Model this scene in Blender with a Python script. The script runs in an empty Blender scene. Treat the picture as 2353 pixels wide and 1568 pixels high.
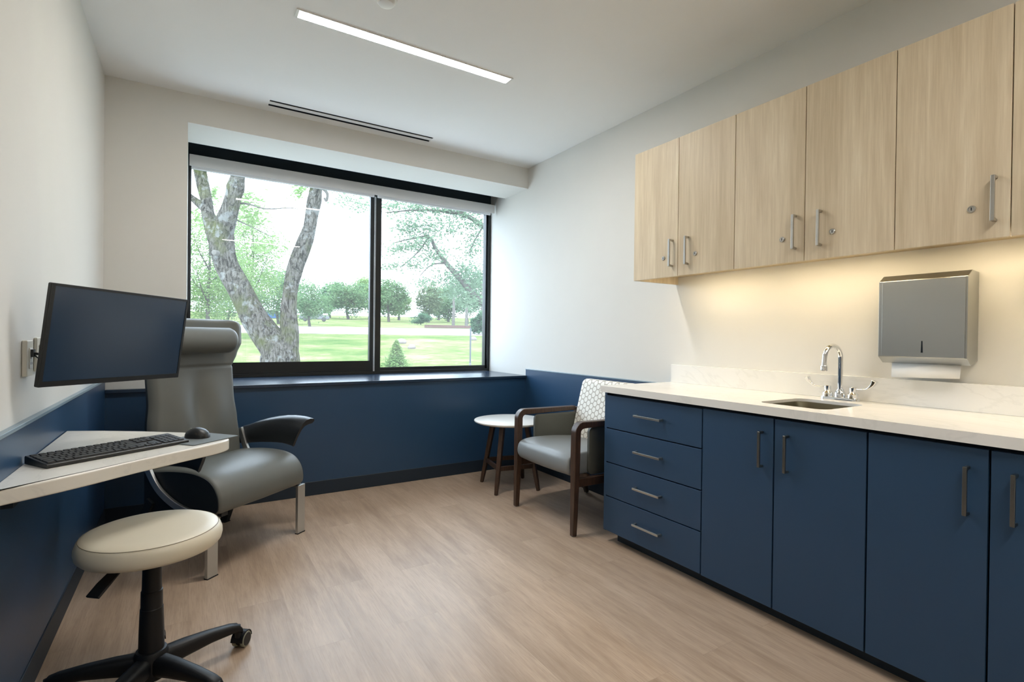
import bpy, bmesh, math, random
from mathutils import Vector, Matrix, noise
PI = math.pi
C = bpy.context.scene.collection
rng = random.Random(7)

# ------------------------------------------------------------------ camera
YAW, PITCH, ROLL, FPX, CZ = 0.5579, -0.0064, 0.0119, 1184.8, 1.1565
cam_d = bpy.data.cameras.new('camera')
cam = bpy.data.objects.new('camera', cam_d)
C.objects.link(cam)
fwd = Vector((math.sin(YAW)*math.cos(PITCH), math.cos(YAW)*math.cos(PITCH), math.sin(PITCH)))
rt0 = Vector((math.cos(YAW), -math.sin(YAW), 0))
up0 = rt0.cross(fwd)
rt = rt0*math.cos(ROLL) + up0*math.sin(ROLL)
up = -rt0*math.sin(ROLL) + up0*math.cos(ROLL)
cam.matrix_world = Matrix(((rt.x, up.x, -fwd.x, 0), (rt.y, up.y, -fwd.y, 0), (rt.z, up.z, -fwd.z, CZ), (0, 0, 0, 1)))
cam_d.sensor_width = 36.0
cam_d.lens = 36.0*FPX/2353.0
cam_d.clip_start, cam_d.clip_end = 0.05, 600
bpy.context.scene.camera = cam

# room numbers (metres)
XL, XR, YB, ZC = -0.445, 2.602, 3.922, 2.70     # left wall, right wall, window wall, ceiling
XW = -0.022                                      # left reveal of the window recess
YG = 4.63                                        # window plane
YREAR = -1.70
ZSILL = 0.815
ZWAIN = 0.868

# ------------------------------------------------------------------ materials
def lin(r, g, b):
    f = lambda c: (c/255/12.92) if c <= 10 else ((c/255+0.055)/1.055)**2.4
    return (f(r), f(g), f(b), 1)

class NT:
    def __init__(s, name):
        s.m = bpy.data.materials.new(name); s.m.use_nodes = True
        s.t = s.m.node_tree; s.t.nodes.clear()
        s.out = s.n('ShaderNodeOutputMaterial')
    def n(s, typ, **kw):
        nd = s.t.nodes.new(typ)
        for k, v in kw.items():
            if k.startswith('_'): setattr(nd, k[1:], v)
            else:
                key = int(k[1:]) if k[0] == 'i' and k[1:].isdigit() else k.replace('__', ' ')
                s.set(nd.inputs[key], v)
        return nd
    def set(s, sock, v):
        if isinstance(v, bpy.types.NodeSocket): s.t.links.new(v, sock)
        else: sock.default_value = v
    def math(s, op, a, b=0.0, c=0.0):
        nd = s.n('ShaderNodeMath', _operation=op); s.set(nd.inputs[0], a); s.set(nd.inputs[1], b); s.set(nd.inputs[2], c); return nd.outputs[0]
    def coord(s, scale=(1, 1, 1), loc=(0, 0, 0), rot=(0, 0, 0), src='Object'):
        tc = s.n('ShaderNodeTexCoord')
        mp = s.n('ShaderNodeMapping', Vector=tc.outputs[src], Scale=scale, Location=loc, Rotation=rot)
        return mp.outputs[0]
    def noise(s, vec, scale, detail=4, rough=.55, dist=0.0):
        return s.n('ShaderNodeTexNoise', Vector=vec, Scale=scale, Detail=detail, Roughness=rough, Distortion=dist).outputs['Fac']
    def ramp(s, fac, stops):
        nd = s.n('ShaderNodeValToRGB', Fac=fac); cr = nd.color_ramp
        while len(cr.elements) < len(stops): cr.elements.new(.5)
        for e, (p, c) in zip(cr.elements, stops):
            e.position = p; e.color = c if len(c) == 4 else (*c, 1)
        return nd.outputs[0]
    def mix(s, fac, a, b, mode='MIX'):
        nd = s.n('ShaderNodeMix', _data_type='RGBA', _blend_type=mode)
        s.set(nd.inputs[0], fac); s.set(nd.inputs[6], a); s.set(nd.inputs[7], b); return nd.outputs[2]
    def bump(s, h, strength=.2, dist=.01):
        return s.n('ShaderNodeBump', Height=h, Strength=strength, Distance=dist).outputs[0]
    def pbr(s, col, rough=.5, metal=0.0, spec=.5, normal=None, **kw):
        p = s.n('ShaderNodeBsdfPrincipled')
        s.set(p.inputs['Base Color'], col); s.set(p.inputs['Roughness'], rough); s.set(p.inputs['Metallic'], metal)
        s.set(p.inputs['Specular IOR Level'], spec)
        if normal is not None: s.set(p.inputs['Normal'], normal)
        for k, v in kw.items(): s.set(p.inputs[k.replace('__', ' ')], v)
        s.t.links.new(p.outputs[0], s.out.inputs[0]); return s.m

def plain(name, col, rough=.5, metal=0.0, spec=.5, var=.06, scale=6.0, bump=0.0, bscale=300.0):
    """a surface with a faint procedural mottling and, if asked, a fine grain"""
    t = NT(name); v = t.coord()
    f = t.noise(v, scale, 3)
    c2 = tuple(min(1, c*(1+var)) for c in col[:3])+(1,); c1 = tuple(c*(1-var) for c in col[:3])+(1,)
    nr = t.bump(t.noise(v, bscale, 2), bump, .002) if bump else None
    return t.pbr(t.mix(f, c1, c2), rough, metal, spec, nr)

M = {}
M['wall'] = plain('wall_paint', (.69, .68, .645), .75, spec=.25, var=.015, bump=.06, bscale=420)
M['ceiling'] = plain('ceiling_paint', (.86, .86, .85), .85, spec=.2, var=.01)
M['wains'] = plain('blue_wainscot', (.018, .054, .115), .34, spec=.5, var=.05)
M['sill'] = plain('dark_sill', (.014, .030, .058), .22, spec=.6, var=.05)
M['cap'] = plain('cap_window_sheen', (.22, .30, .36), .3)  # pale tone paints the window's reflection along the top edge
M['navybase'] = plain('rubber_base', (.012, .022, .036), .5, spec=.4)
M['cab'] = plain('navy_laminate', (.022, .057, .116), .42, spec=.42, var=.05, scale=3, bump=.03, bscale=500)
M['cabdark'] = plain('cabinet_shadow_gap', (.008, .013, .02), .7, spec=.2)
M['kick'] = plain('toe_kick', (.012, .022, .034), .5, spec=.4)
M['frame'] = plain('black_aluminium', (.005, .007, .008), .32, spec=.5)
M['pocket'] = plain('dark_pocket', (.030, .048, .062), .6, spec=.3)
M['shade'] = plain('grey_fascia', (.78, .80, .82), .5, spec=.4, var=.02)
M['hem'] = plain('pale_hem', (.72, .75, .78), .4, var=.02)
M['whiteplastic'] = plain('white_plastic', (.76, .76, .74), .4, var=.02)
M['outlet'] = plain('ivory_plastic', (.70, .68, .60), .35, var=.02)
M['blackplastic'] = plain('black_plastic', (.012, .013, .014), .38, spec=.5, bump=.05, bscale=900)
M['blackarm'] = plain('black_urethane', (.010, .013, .017), .36, spec=.55)
M['stoolblack'] = plain('black_nylon', (.006, .007, .009), .45, spec=.35, bump=.08, bscale=700)
M['key'] = plain('key_plastic', (.02, .021, .023), .5, spec=.45)
M['pad'] = plain('grey_mat', (.16, .18, .19), .75, spec=.2)
M['vinyl'] = plain('grey_vinyl', (.115, .120, .110), .46, spec=.5, var=.04, bump=.05, bscale=600)
M['vinyldark'] = plain('dark_vinyl', (.012, .016, .02), .45, spec=.4)
M['vinylchair'] = plain('slate_vinyl', (.20, .215, .22), .36, spec=.5, var=.04, bump=.05, bscale=600)
M['panelvinyl'] = plain('olive_grey_vinyl', (.075, .078, .066), .5, spec=.4, var=.05)
M['cream'] = plain('cream_vinyl', (.68, .63, .51), .40, spec=.45, var=.03, bump=.04, bscale=600)
M['stitch'] = plain('stitching', (.20, .17, .11), .7)
M['walnut'] = None
M['tabletop'] = plain('white_laminate', (.74, .74, .72), .35, var=.02)
M['chrome'] = plain('chrome', (.82, .83, .84), .06, 1.0, var=.01)
M['nickel'] = plain('brushed_nickel', (.50, .49, .46), .30, 1.0, var=.05, scale=40)
M['gunmetal'] = plain('dark_pull', (.27, .27, .25), .30, 1.0, var=.05, scale=40)
M['alu'] = plain('silver_aluminium', (.55, .56, .55), .35, .85, var=.03)
M['paper'] = plain('paper', (.84, .84, .83), .8, spec=.2, var=.02)
M['purple'] = plain('purple_print', (.16, .07, .34), .5)
M['rubber'] = plain('grey_rubber', (.25, .26, .2), .6)
M['screen'] = plain('screen_glass', (.022, .044, .084), .16, spec=.62, var=.04, scale=2)
M['concrete'] = plain('concrete', (.17, .17, .16), .9, spec=0.0, var=.05)
M['mulch'] = plain('mulch', (.062, .040, .034), .95, spec=0.0, var=.2, scale=2)
M['rock'] = plain('pale_stone', (.17, .15, .14), .9, spec=0.0, var=.15, scale=8, bump=.4, bscale=20)
M['carwhite'] = plain('silver_paint', (.085, .09, .095), .4, var=.01)
M['carblue'] = plain('blue_paint', (.02, .06, .15), .2, var=.01)
M['carglass'] = plain('car_glass', (.03, .04, .05), .08, spec=.6)
M['tyre'] = plain('tyre', (.03, .03, .03), .8)
M['post'] = plain('grey_post', (.05, .058, .066), .5)
M['palepole'] = plain('pale_bark', (.10, .095, .085), .9, spec=0.0, var=.2, scale=4)

def walnut():
    t = NT('walnut_stain'); v = t.coord((9, 9, 1.2))
    f = t.noise(v, 9, 5, .6, .6)
    return t.pbr(t.ramp(f, [(.3, (.030, .016, .010)), (.7, (.078, .042, .026))]), .38, spec=.5)
M['walnut'] = walnut()

def oak():
    t = NT('light_oak_laminate')
    oi = t.n('ShaderNodeObjectInfo')
    tc = t.n('ShaderNodeTexCoord')
    off = t.n('ShaderNodeVectorMath', _operation='ADD', i0=tc.outputs['Object'])
    cmb = t.n('ShaderNodeCombineXYZ', X=t.math('MULTIPLY', oi.outputs['Random'], 9.0), Y=t.math('MULTIPLY', oi.outputs['Random'], 17.0), Z=t.math('MULTIPLY', oi.outputs['Random'], 5.0))
    t.set(off.inputs[1], cmb.outputs[0])
    p = off.outputs[0]
    m1 = t.n('ShaderNodeMapping', Vector=p, Scale=(1, 1, .10)).outputs[0]
    broad = t.noise(m1, 9, 3, .5, .9)
    m2 = t.n('ShaderNodeMapping', Vector=p, Scale=(1, 1, .045)).outputs[0]
    fine = t.noise(m2, 85, 4, .65)
    m3 = t.n('ShaderNodeMapping', Vector=p, Scale=(1, 1, .02)).outputs[0]
    pore = t.noise(m3, 260, 2, .6)
    f = t.math('ADD', t.math('MULTIPLY', broad, .55), t.math('MULTIPLY', fine, .45))
    col = t.ramp(f, [(.30, (.50, .40, .265)), (.46, (.60, .495, .345)), (.56, (.66, .555, .395)), (.70, (.76, .665, .50))])
    col = t.mix(t.math('MULTIPLY', t.ramp(pore, [(.55, (0, 0, 0)), (.7, (1, 1, 1))]), .16), col, (.36, .26, .15, 1))
    return t.pbr(col, .46, spec=.35)
M['oak'] = oak()
M['oakedge'] = plain('oak_edge', (.52, .41, .24), .5, var=.05)

def floor_mat():
    t = NT('wood_plank_vinyl')
    tc = t.n('ShaderNodeTexCoord')
    sep = t.n('ShaderNodeSeparateXYZ', Vector=tc.outputs['Object'])
    # planks run towards the window: brick texture with y as its row direction
    sw = t.n('ShaderNodeCombineXYZ', X=sep.outputs['Y'], Y=sep.outputs['X'], Z=0.0)
    br = t.n('ShaderNodeTexBrick', Vector=sw.outputs[0], Scale=1.0, Color1=(0, 0, 0, 1), Color2=(1, 1, 1, 1), Mortar=(.5, .5, .5, 1))
    br.inputs['Mortar Size'].default_value = .0007; br.inputs['Brick Width'].default_value = 1.22; br.inputs['Row Height'].default_value = .178
    br.inputs['Mortar Smooth'].default_value = 0; br.inputs['Bias'].default_value = 0
    br.offset = .37; br.offset_frequency = 2
    tone = t.n('ShaderNodeSeparateColor', Color=br.outputs['Color']).outputs[0]
    sh = t.n('ShaderNodeCombineXYZ', X=t.math('MULTIPLY', tone, 3.1), Y=t.math('MULTIPLY', tone, 7.7), Z=0.0)
    pv = t.n('ShaderNodeVectorMath', _operation='ADD', i0=tc.outputs['Object'], i1=sh.outputs[0]).outputs[0]
    g1 = t.noise(t.n('ShaderNodeMapping', Vector=pv, Scale=(1, .09, 1)).outputs[0], 30, 5, .62, .4)
    g2 = t.noise(t.n('ShaderNodeMapping', Vector=pv, Scale=(1, .16, 1)).outputs[0], 6, 3, .5, .8)
    g3 = t.noise(t.n('ShaderNodeMapping', Vector=pv, Scale=(1, .05, 1)).outputs[0], 210, 3, .6)
    f = t.math('ADD', t.math('ADD', t.math('MULTIPLY', g1, .45), t.math('MULTIPLY', g2, .40)), t.math('MULTIPLY', tone, .035))
    col = t.ramp(f, [(.28, (.30, .212, .148)), (.42, (.40, .297, .215)), (.54, (.48, .367, .275)), (.70, (.57, .45, .345))])
    col = t.mix(t.math('MULTIPLY', t.ramp(g3, [(.46, (0, 0, 0)), (.66, (1, 1, 1))]), .34), col, (.26, .175, .12, 1))
    col = t.mix(t.math('MULTIPLY', br.outputs['Fac'], .28), col, (.16, .11, .08, 1))
    h = t.math('SUBTRACT', t.math('MULTIPLY', g3, .6), br.outputs['Fac'])
    return t.pbr(col, t.math('ADD', t.math('MULTIPLY', g1, .12), .32), spec=.5, normal=t.bump(h, .25, .0015))
M['floor'] = floor_mat()

def quartz(name, warm=0.0):
    t = NT(name); v = t.coord((1, .55, 1))
    w = t.noise(v, 2.2, 5, .62, 1.4)
    vein = t.ramp(w, [(.0, (0, 0, 0)), (.485, (0, 0, 0)), (.505, (1, 1, 1)), (.53, (0, 0, 0)), (1, (0, 0, 0))])
    cl = t.noise(v, 1.3, 3)
    base = t.ramp(cl, [(.35, (.74, .73-.01*warm, .69-.05*warm)), (.65, (.82, .81-.02*warm, .78-.08*warm))])
    col = t.mix(t.math('MULTIPLY', vein, .16), base, (.50, .50, .47, 1))
    return t.pbr(col, .24, spec=.5)
M['quartz'] = quartz('white_quartz')
M['desk'] = quartz('cream_solid_surface', .45)

def brushed(name, col, axis=(1, .4, 90)):
    t = NT(name); v = t.coord(axis)
    f = t.noise(v, 14, 3)
    c1 = tuple(c*.985 for c in col)+(1,); c2 = tuple(min(1, c*1.015) for c in col)+(1,)
    return t.pbr(t.mix(f, c1, c2), t.math('ADD', t.math('MULTIPLY', f, .02), .30), 1.0)
M['steel'] = brushed('brushed_steel', (.46, .47, .46))
M['sinksteel'] = brushed('sink_steel', (.34, .31, .23), (1, 40, 1))

def hexfabric():
    t = NT('hexagon_fabric')
    tc = t.n('ShaderNodeTexCoord'); sep = t.n('ShaderNodeSeparateXYZ', Vector=tc.outputs['Object'])
    S = 1/.040
    px = t.math('MULTIPLY', t.math('ADD', sep.outputs['Z'], 10), S)      # flat-topped cells stacked upward
    py = t.math('MULTIPLY', t.math('ADD', sep.outputs['Y'], 10), S)
    def cell(ox, oy):
        ax = t.math('SUBTRACT', t.math('MODULO', t.math('ADD', px, ox), 1.0), .5)
        ay = t.math('SUBTRACT', t.math('MODULO', t.math('ADD', py, oy), 1.7320508), .8660254)
        return ax, ay
    ax, ay = cell(0, 0); bx, by = cell(.5, .8660254)
    da = t.math('ADD', t.math('MULTIPLY', ax, ax), t.math('MULTIPLY', ay, ay))
    db = t.math('ADD', t.math('MULTIPLY', bx, bx), t.math('MULTIPLY', by, by))
    s = t.math('LESS_THAN', da, db); ns = t.math('SUBTRACT', 1.0, s)
    gx = t.math('ABSOLUTE', t.math('ADD', t.math('MULTIPLY', ax, s), t.math('MULTIPLY', bx, ns)))
    gy = t.math('ABSOLUTE', t.math('ADD', t.math('MULTIPLY', ay, s), t.math('MULTIPLY', by, ns)))
    hd = t.math('MAXIMUM', gx, t.math('ADD', t.math('MULTIPLY', gx, .5), t.math('MULTIPLY', gy, .8660254)))
    line = t.ramp(hd, [(.395, (0, 0, 0)), (.425, (1, 1, 1))])
    col = t.mix(line, (.80, .79, .74, 1), (.42, .39, .34, 1))
    return t.pbr(col, .7, spec=.25, normal=t.bump(line, .3, .002))
M['hex'] = hexfabric()

def glass():
    t = NT('window_glass')
    tr = t.n('ShaderNodeBsdfTransparent', Color=(.97, .985, .975, 1))
    gl = t.n('ShaderNodeBsdfGlossy', Color=(1, 1, 1, 1), Roughness=.01)
    lw = t.n('ShaderNodeLayerWeight', Blend=.5).outputs['Facing']
    mx = t.n('ShaderNodeMixShader', Fac=t.math('ADD', .03, t.math('MULTIPLY', .85, t.math('POWER', lw, 5.0))))
    t.t.links.new(tr.outputs[0], mx.inputs[1]); t.t.links.new(gl.outputs[0], mx.inputs[2])
    vl = t.n('ShaderNodeBsdfTranslucent', Color=(1, 1, 1, 1)); m2 = t.n('ShaderNodeMixShader', Fac=.016)   # translucent veil imitating glare that bleaches the outdoor view
    t.t.links.new(mx.outputs[0], m2.inputs[1]); t.t.links.new(vl.outputs[0], m2.inputs[2])
    t.t.links.new(m2.outputs[0], t.out.inputs[0]); return t.m
M['glass'] = glass()

def emit(name, col, strength):
    t = NT(name); e = t.n('ShaderNodeEmission', Color=(*col, 1), Strength=strength)
    t.t.links.new(e.outputs[0], t.out.inputs[0]); return t.m
M['lamp'] = emit('warm_diffuser', (1.0, .96, .91), 58)
M['striplamp'] = emit('warm_strip', (1.0, .80, .50), 15)

def bark():
    t = NT('mossy_bark'); v = t.coord((1, 1, .35))
    a = t.noise(v, 34, 6, .72, .8); b = t.noise(t.coord(), 2.6, 5, .65); c = t.noise(t.coord(), 6.5, 6, .7)
    col = t.ramp(a, [(.41, (.008, .007, .005)), (.48, (.05, .046, .036)), (.58, (.115, .108, .094))])
    col = t.mix(t.ramp(b, [(.50, (0, 0, 0)), (.64, (.75, .75, .75))]), col, (.060, .070, .018, 1))
    col = t.mix(t.ramp(c, [(.55, (0, 0, 0)), (.62, (.8, .8, .8))]), col, (.17, .175, .165, 1))
    return t.pbr(col, .95, spec=0.0, normal=t.bump(a, .9, .05))
M['bark'] = bark()
M['twig'] = plain('twig_bark', (.07, .066, .058), .9, spec=0.0, var=.2, scale=5)

def leafmat(name, c1, c2):
    t = NT(name)
    f = t.noise(t.coord(), 1.7, 3)
    col = t.mix(t.ramp(f, [(.35, (0, 0, 0)), (.65, (1, 1, 1))]), (*c1, 1), (*c2, 1))
    d = t.n('ShaderNodeBsdfDiffuse', Color=col); tr = t.n('ShaderNodeBsdfTranslucent', Color=col)
    mx = t.n('ShaderNodeMixShader', Fac=.45)
    t.t.links.new(d.outputs[0], mx.inputs[1]); t.t.links.new(tr.outputs[0], mx.inputs[2])
    t.t.links.new(mx.outputs[0], t.out.inputs[0]); return t.m
M['leaf_fresh'] = leafmat('fresh_leaves', (.125, .205, .070), (.185, .27, .110))
M['leaf_mid'] = leafmat('green_leaves', (.078, .150, .068), (.138, .215, .105))
M['leaf_dark'] = leafmat('dark_leaves', (.045, .098, .055), (.08, .15, .085))
M['leaf_yellow'] = leafmat('yellowish_leaves', (.11, .15, .075), (.15, .20, .11))
M['leaf_grey'] = leafmat('grey_green_leaves', (.105, .165, .105), (.15, .215, .14))

def grass():
    t = NT('lawn_grass'); v = t.coord()
    a = t.noise(v, .35, 5, .65); b = t.noise(t.coord((1, 3, 1)), 3.0, 5, .7)
    col = t.ramp(t.math('ADD', t.math('MULTIPLY', a, .6), t.math('MULTIPLY', b, .4)), [(.36, (.040, .078, .024)), (.46, (.075, .108, .036)), (.52, (.115, .124, .055)), (.62, (.185, .16, .11))])
    return t.pbr(col, .95, spec=0.0, normal=t.bump(b, .6, .05))
M['grass'] = grass()
M['bounce'] = plain('pale_bounce', (.62, .62, .60), .9, spec=0.0, var=.04)  # kept bright so the added slab throws daylight indoors
M['road'] = plain('pale_asphalt', (.30, .30, .295), .9, spec=0.0, var=.06)

# ------------------------------------------------------------------ mesh builder
class MB:
    def __init__(s): s.bm = bmesh.new()
    def add(s, verts, faces):
        vs = [s.bm.verts.new(v) for v in verts]
        for f in faces:
            try: s.bm.faces.new([vs[i] for i in f])
            except ValueError: pass
        return vs
    def box(s, a, b, mat=None):
        (x0, y0, z0), (x1, y1, z1) = a, b
        v = [Vector(p) for p in ((x0,y0,z0),(x1,y0,z0),(x1,y1,z0),(x0,y1,z0),(x0,y0,z1),(x1,y0,z1),(x1,y1,z1),(x0,y1,z1))]
        if mat: v = [mat @ p for p in v]
        s.add(v, [(3,2,1,0),(4,5,6,7),(0,1,5,4),(1,2,6,5),(2,3,7,6),(3,0,4,7)]); return s
    def prism(s, pts, h, axis='z', mat=None):
        """closed outline extruded between h[0] and h[1]; pts are the two other coordinates in cyclic order"""
        def P(p, t):
            q = {'z': (p[0], p[1], t), 'y': (p[0], t, p[1]), 'x': (t, p[0], p[1])}[axis]
            q = Vector(q); return mat @ q if mat else q
        n = len(pts)
        v = [P(p, h[0]) for p in pts] + [P(p, h[1]) for p in pts]
        f = [tuple(range(n-1, -1, -1)), tuple(range(n, 2*n))]
        f += [(i, (i+1) % n, n+(i+1) % n, n+i) for i in range(n)]
        s.add(v, f); return s
    def loft(s, rings, cap=True, closed=True):
        n = len(rings[0]); v = [Vector(p) for r in rings for p in r]; f = []
        m = n if closed else n-1
        for j in range(len(rings)-1):
            for i in range(m):
                f.append((j*n+i, j*n+(i+1) % n, (j+1)*n+(i+1) % n, (j+1)*n+i))
        if cap and closed:
            f.append(tuple(range(n-1, -1, -1))); f.append(tuple((len(rings)-1)*n+i for i in range(n)))
        s.add(v, f); return s
    def lathe(s, prof, c=(0, 0, 0), seg=48, mat=None, cap=True):
        rings = []
        for r, z in prof:
            ring = []
            for k in range(seg):
                p = Vector((r*math.cos(2*PI*k/seg), r*math.sin(2*PI*k/seg), z))
                if mat: p = mat @ p
                ring.append(p+Vector(c))
            rings.append(ring)
        return s.loft(rings, cap)
    def tube(s, path, rad, seg=12, cap=True, jit=None, flat=None, upv=None):
        """round (or flat=(w,t)) section swept along path"""
        P = [Vector(p) for p in path]; n = len(P)
        R = rad if isinstance(rad, (list, tuple)) else [rad]*n
        T = [(P[min(i+1, n-1)]-P[max(i-1, 0)]).normalized() for i in range(n)]
        u = Vector(upv) if upv else (Vector((0, 0, 1)) if abs(T[0].z) < .9 else Vector((1, 0, 0)))
        rings = []
        for i in range(n):
            t = T[i]; u = (u-t*u.dot(t)).normalized(); w = t.cross(u)
            if flat:
                fw, ft = flat[i] if isinstance(flat, list) else flat
                rings.append([P[i]+w*(sx*fw/2)+u*(sy*ft/2) for sx, sy in ((-1,-1),(1,-1),(1,1),(-1,1))])
            else:
                ring = []
                for k in range(seg):
                    a = 2*PI*k/seg; rr = R[i]*(jit(P[i], a, i) if jit else 1)
                    ring.append(P[i]+u*(math.cos(a)*rr)+w*(math.sin(a)*rr))
                rings.append(ring)
        return s.loft(rings, cap)
    def sphere(s, c, r, seg=20, rings=12, sc=(1, 1, 1)):
        pr = [(max(1e-4, r*math.sin(PI*i/rings)), -r*math.cos(PI*i/rings)) for i in range(rings+1)]
        m = Matrix.Diagonal((*sc, 1)); return s.lathe(pr, c, seg, m)
    def build(s, name, mat, parent=None, world=False, bevel=0, seg=2, smooth=35, sub=0):
        bmesh.ops.remove_doubles(s.bm, verts=s.bm.verts, dist=1e-6)
        bmesh.ops.recalc_face_normals(s.bm, faces=s.bm.faces)
        for f in s.bm.faces: f.smooth = True
        for e in s.bm.edges:
            e.smooth = not (len(e.link_faces) == 2 and e.calc_face_angle(0) > math.radians(smooth))
        me = bpy.data.meshes.new(name)
        if world and parent is not None: s.bm.transform(WM[parent.name].inverted())
        s.bm.to_mesh(me); s.bm.free()
        if mat: me.materials.append(mat)
        o = bpy.data.objects.new(name, me); C.objects.link(o)
        WM[o.name] = WM[parent.name].copy() if parent is not None else Matrix()
        if parent is not None: o.parent = parent
        if bevel:
            m = o.modifiers.new('bevel', 'BEVEL'); m.width = bevel; m.segments = seg; m.limit_method = 'ANGLE'
            m.angle_limit = math.radians(30); m.harden_normals = True
        if sub:
            m = o.modifiers.new('sub', 'SUBSURF'); m.levels = sub; m.render_levels = sub
        return o
WM = {}

def thing(name, label, cat, loc=(0, 0, 0), rz=0.0, group=None, mat=None):
    o = bpy.data.objects.new(name, None); C.objects.link(o); o.empty_display_size = .05
    m = mat if mat is not None else Matrix.Translation(loc) @ Matrix.Rotation(rz, 4, 'Z')
    o.matrix_world = m; WM[o.name] = m.copy()
    o['label'] = label; o['category'] = cat
    if group: o['group'] = group
    return o
def tag(o, label, cat, group=None, kind=None):
    o['label'] = label; o['category'] = cat
    if group: o['group'] = group
    if kind: o['kind'] = kind
    return o
def struct(o, label=None):
    o['kind'] = 'structure'
    if label: o['label'] = label
    return o
def sbuild(mb, name, mat, label, **kw): return struct(mb.build(name, mat, **kw), label)
def spline(pts, n=8):
    """Catmull-Rom through points"""
    P = [Vector(p) for p in pts]; out = []
    for i in range(len(P)-1):
        p0, p1, p2, p3 = P[max(i-1, 0)], P[i], P[i+1], P[min(i+2, len(P)-1)]
        for k in range(n):
            t = k/n
            out.append(.5*((2*p1)+(p2-p0)*t+(2*p0-5*p1+4*p2-p3)*t*t+(3*p1-p0-3*p2+p3)*t**3))
    out.append(P[-1]); return out
def interp(x, tab):
    if x <= tab[0][0]: return tab[0][1]
    for (a, va), (b, vb) in zip(tab, tab[1:]):
        if x <= b:
            t = (x-a)/(b-a); t = t*t*(3-2*t) if len(tab) > 2 else t
            return va+(vb-va)*t
    return tab[-1][1]
def rrect(cx, cy, w, h, r, n=6):
    out = []
    for sx, sy, a0 in ((1, 1, 0), (-1, 1, 90), (-1, -1, 180), (1, -1, 270)):
        for k in range(n+1):
            a = math.radians(a0+90*k/n)
            out.append((cx+sx*(w/2-r)+r*math.cos(a), cy+sy*(h/2-r)+r*math.sin(a)))
    return out

# ------------------------------------------------------------------ room shell
T = .14
sbuild(MB().box((XL-T, YREAR-T, -.12), (XR+T, YG+.12, 0)), 'floor', M['floor'], 'pale tan wood plank floor')
# ceiling with the opening of the slot diffuser
VX0, VX1, VY0, VY1 = .434, 1.591, 3.733, 3.829
b = MB()
b.box((XL-T, YREAR-T, ZC), (XR+T, VY0, ZC+.12)); b.box((XL-T, VY1, ZC), (XR+T, YG+.14, ZC+.12))
b.box((XL-T, VY0, ZC), (VX0, VY1, ZC+.12)); b.box((VX1, VY0, ZC), (XR+T, VY1, ZC+.12))
sbuild(b, 'ceiling', M['ceiling'], 'white painted ceiling')
sbuild(MB().box((XL-T, YREAR-T, 0), (XL, YG+.12, ZC)), 'wall_left', M['wall'], 'cream left wall above blue wainscot')
sbuild(MB().box((XR, YREAR-T, 0), (XR+T, YG+.12, ZC)), 'wall_right', M['wall'], 'pale right wall behind the cabinets')
sbuild(MB().box((XL, YREAR-T, 0), (XR, YREAR, ZC)), 'wall_rear', M['wall'], 'pale wall behind the viewer')
b = MB()
b.box((XL, YB, 0), (XW, YG+.12, ZC))
b.box((XW, YB, 0), (XR, YG+.12, ZSILL-.022))
b.box((XW, YB, 2.515), (XR, 4.325, ZC))
sbuild(b, 'wall_back', M['wall'], 'beige window wall with deep recess and soffit')
b = MB()
b.box((XW, 4.326, ZC-.03), (XR, YG-.02, ZC-.001)); b.box((XW, 4.326, 2.516), (XR, 4.334, ZC-.03)); b.box((XW, YG-.02, 2.44), (XR, YG+.12, ZC-.001))
sbuild(b, 'trim_1', M['pocket'], 'dark shade pocket above the window')
# wainscot, caps, bases
WT = .014
b = MB().box((XL, YREAR, .1), (XL+WT, YB-WT, ZWAIN)); sbuild(b, 'trim_2', M['wains'], 'navy wainscot panel on the left wall', bevel=.0015)
b = MB().box((XL, YREAR, ZWAIN), (XL+WT+.006, YB-WT, ZWAIN+.012)); sbuild(b, 'trim_3', M['cap'], 'thin cap along the left wainscot, tinted pale blue like a window reflection', bevel=.002)
b = MB().box((XR-WT, 2.235, .1), (XR, YB-WT, ZWAIN)); sbuild(b, 'trim_4', M['wains'], 'blue wainscot panel on the right wall', bevel=.0015)
b = MB().box((XR-WT-.004, 2.235, ZWAIN), (XR, YB-WT, ZWAIN+.008)); sbuild(b, 'trim_5', M['cap'], 'thin cap along the right wainscot, tinted pale blue like a window reflection', bevel=.002)
b = MB().box((XL, YB-WT, .1), (XR, YB, ZSILL-.022)); sbuild(b, 'trim_6', M['wains'], 'dark navy panel under the window')
b = MB().box((XL+WT, YB-.034, ZSILL-.022), (XW, YB, ZSILL)).box((XW, YB-.034, ZSILL-.022), (XR, YG-.028, ZSILL))
sbuild(b, 'trim_7', M['sill'], 'glossy dark blue window sill', bevel=.003)
for nm, a, c in (('baseboard_left', (XL, YREAR, 0), (XL+.018, YB-.018, .1)), ('baseboard_right', (XR-.018, 2.235, 0), (XR, YB-.018, .1)), ('baseboard_back', (XL, YB-.018, 0), (XR, YB, .1))):
    sbuild(MB().box(a, c), nm, M['navybase'], 'dark navy rubber base', bevel=.004)
# door behind the viewer
d = bpy.data.objects.new('door_1', None); C.objects.link(d); d['kind'] = 'structure'; d['label'] = 'oak door in the rear wall'; WM['door_1'] = Matrix()
MB().box((.9, YREAR, 0), (1.85, YREAR+.03, 2.14)).build('door_leaf', M['oak'], d, bevel=.003)
b = MB()
for a, c in (((.84, YREAR, 0), (.9, YREAR+.045, 2.2)), ((1.85, YREAR, 0), (1.91, YREAR+.045, 2.2)), ((.9, YREAR, 2.14), (1.85, YREAR+.045, 2.2))): b.box(a, c)
b.build('door_frame', M['frame'], d)

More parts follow.
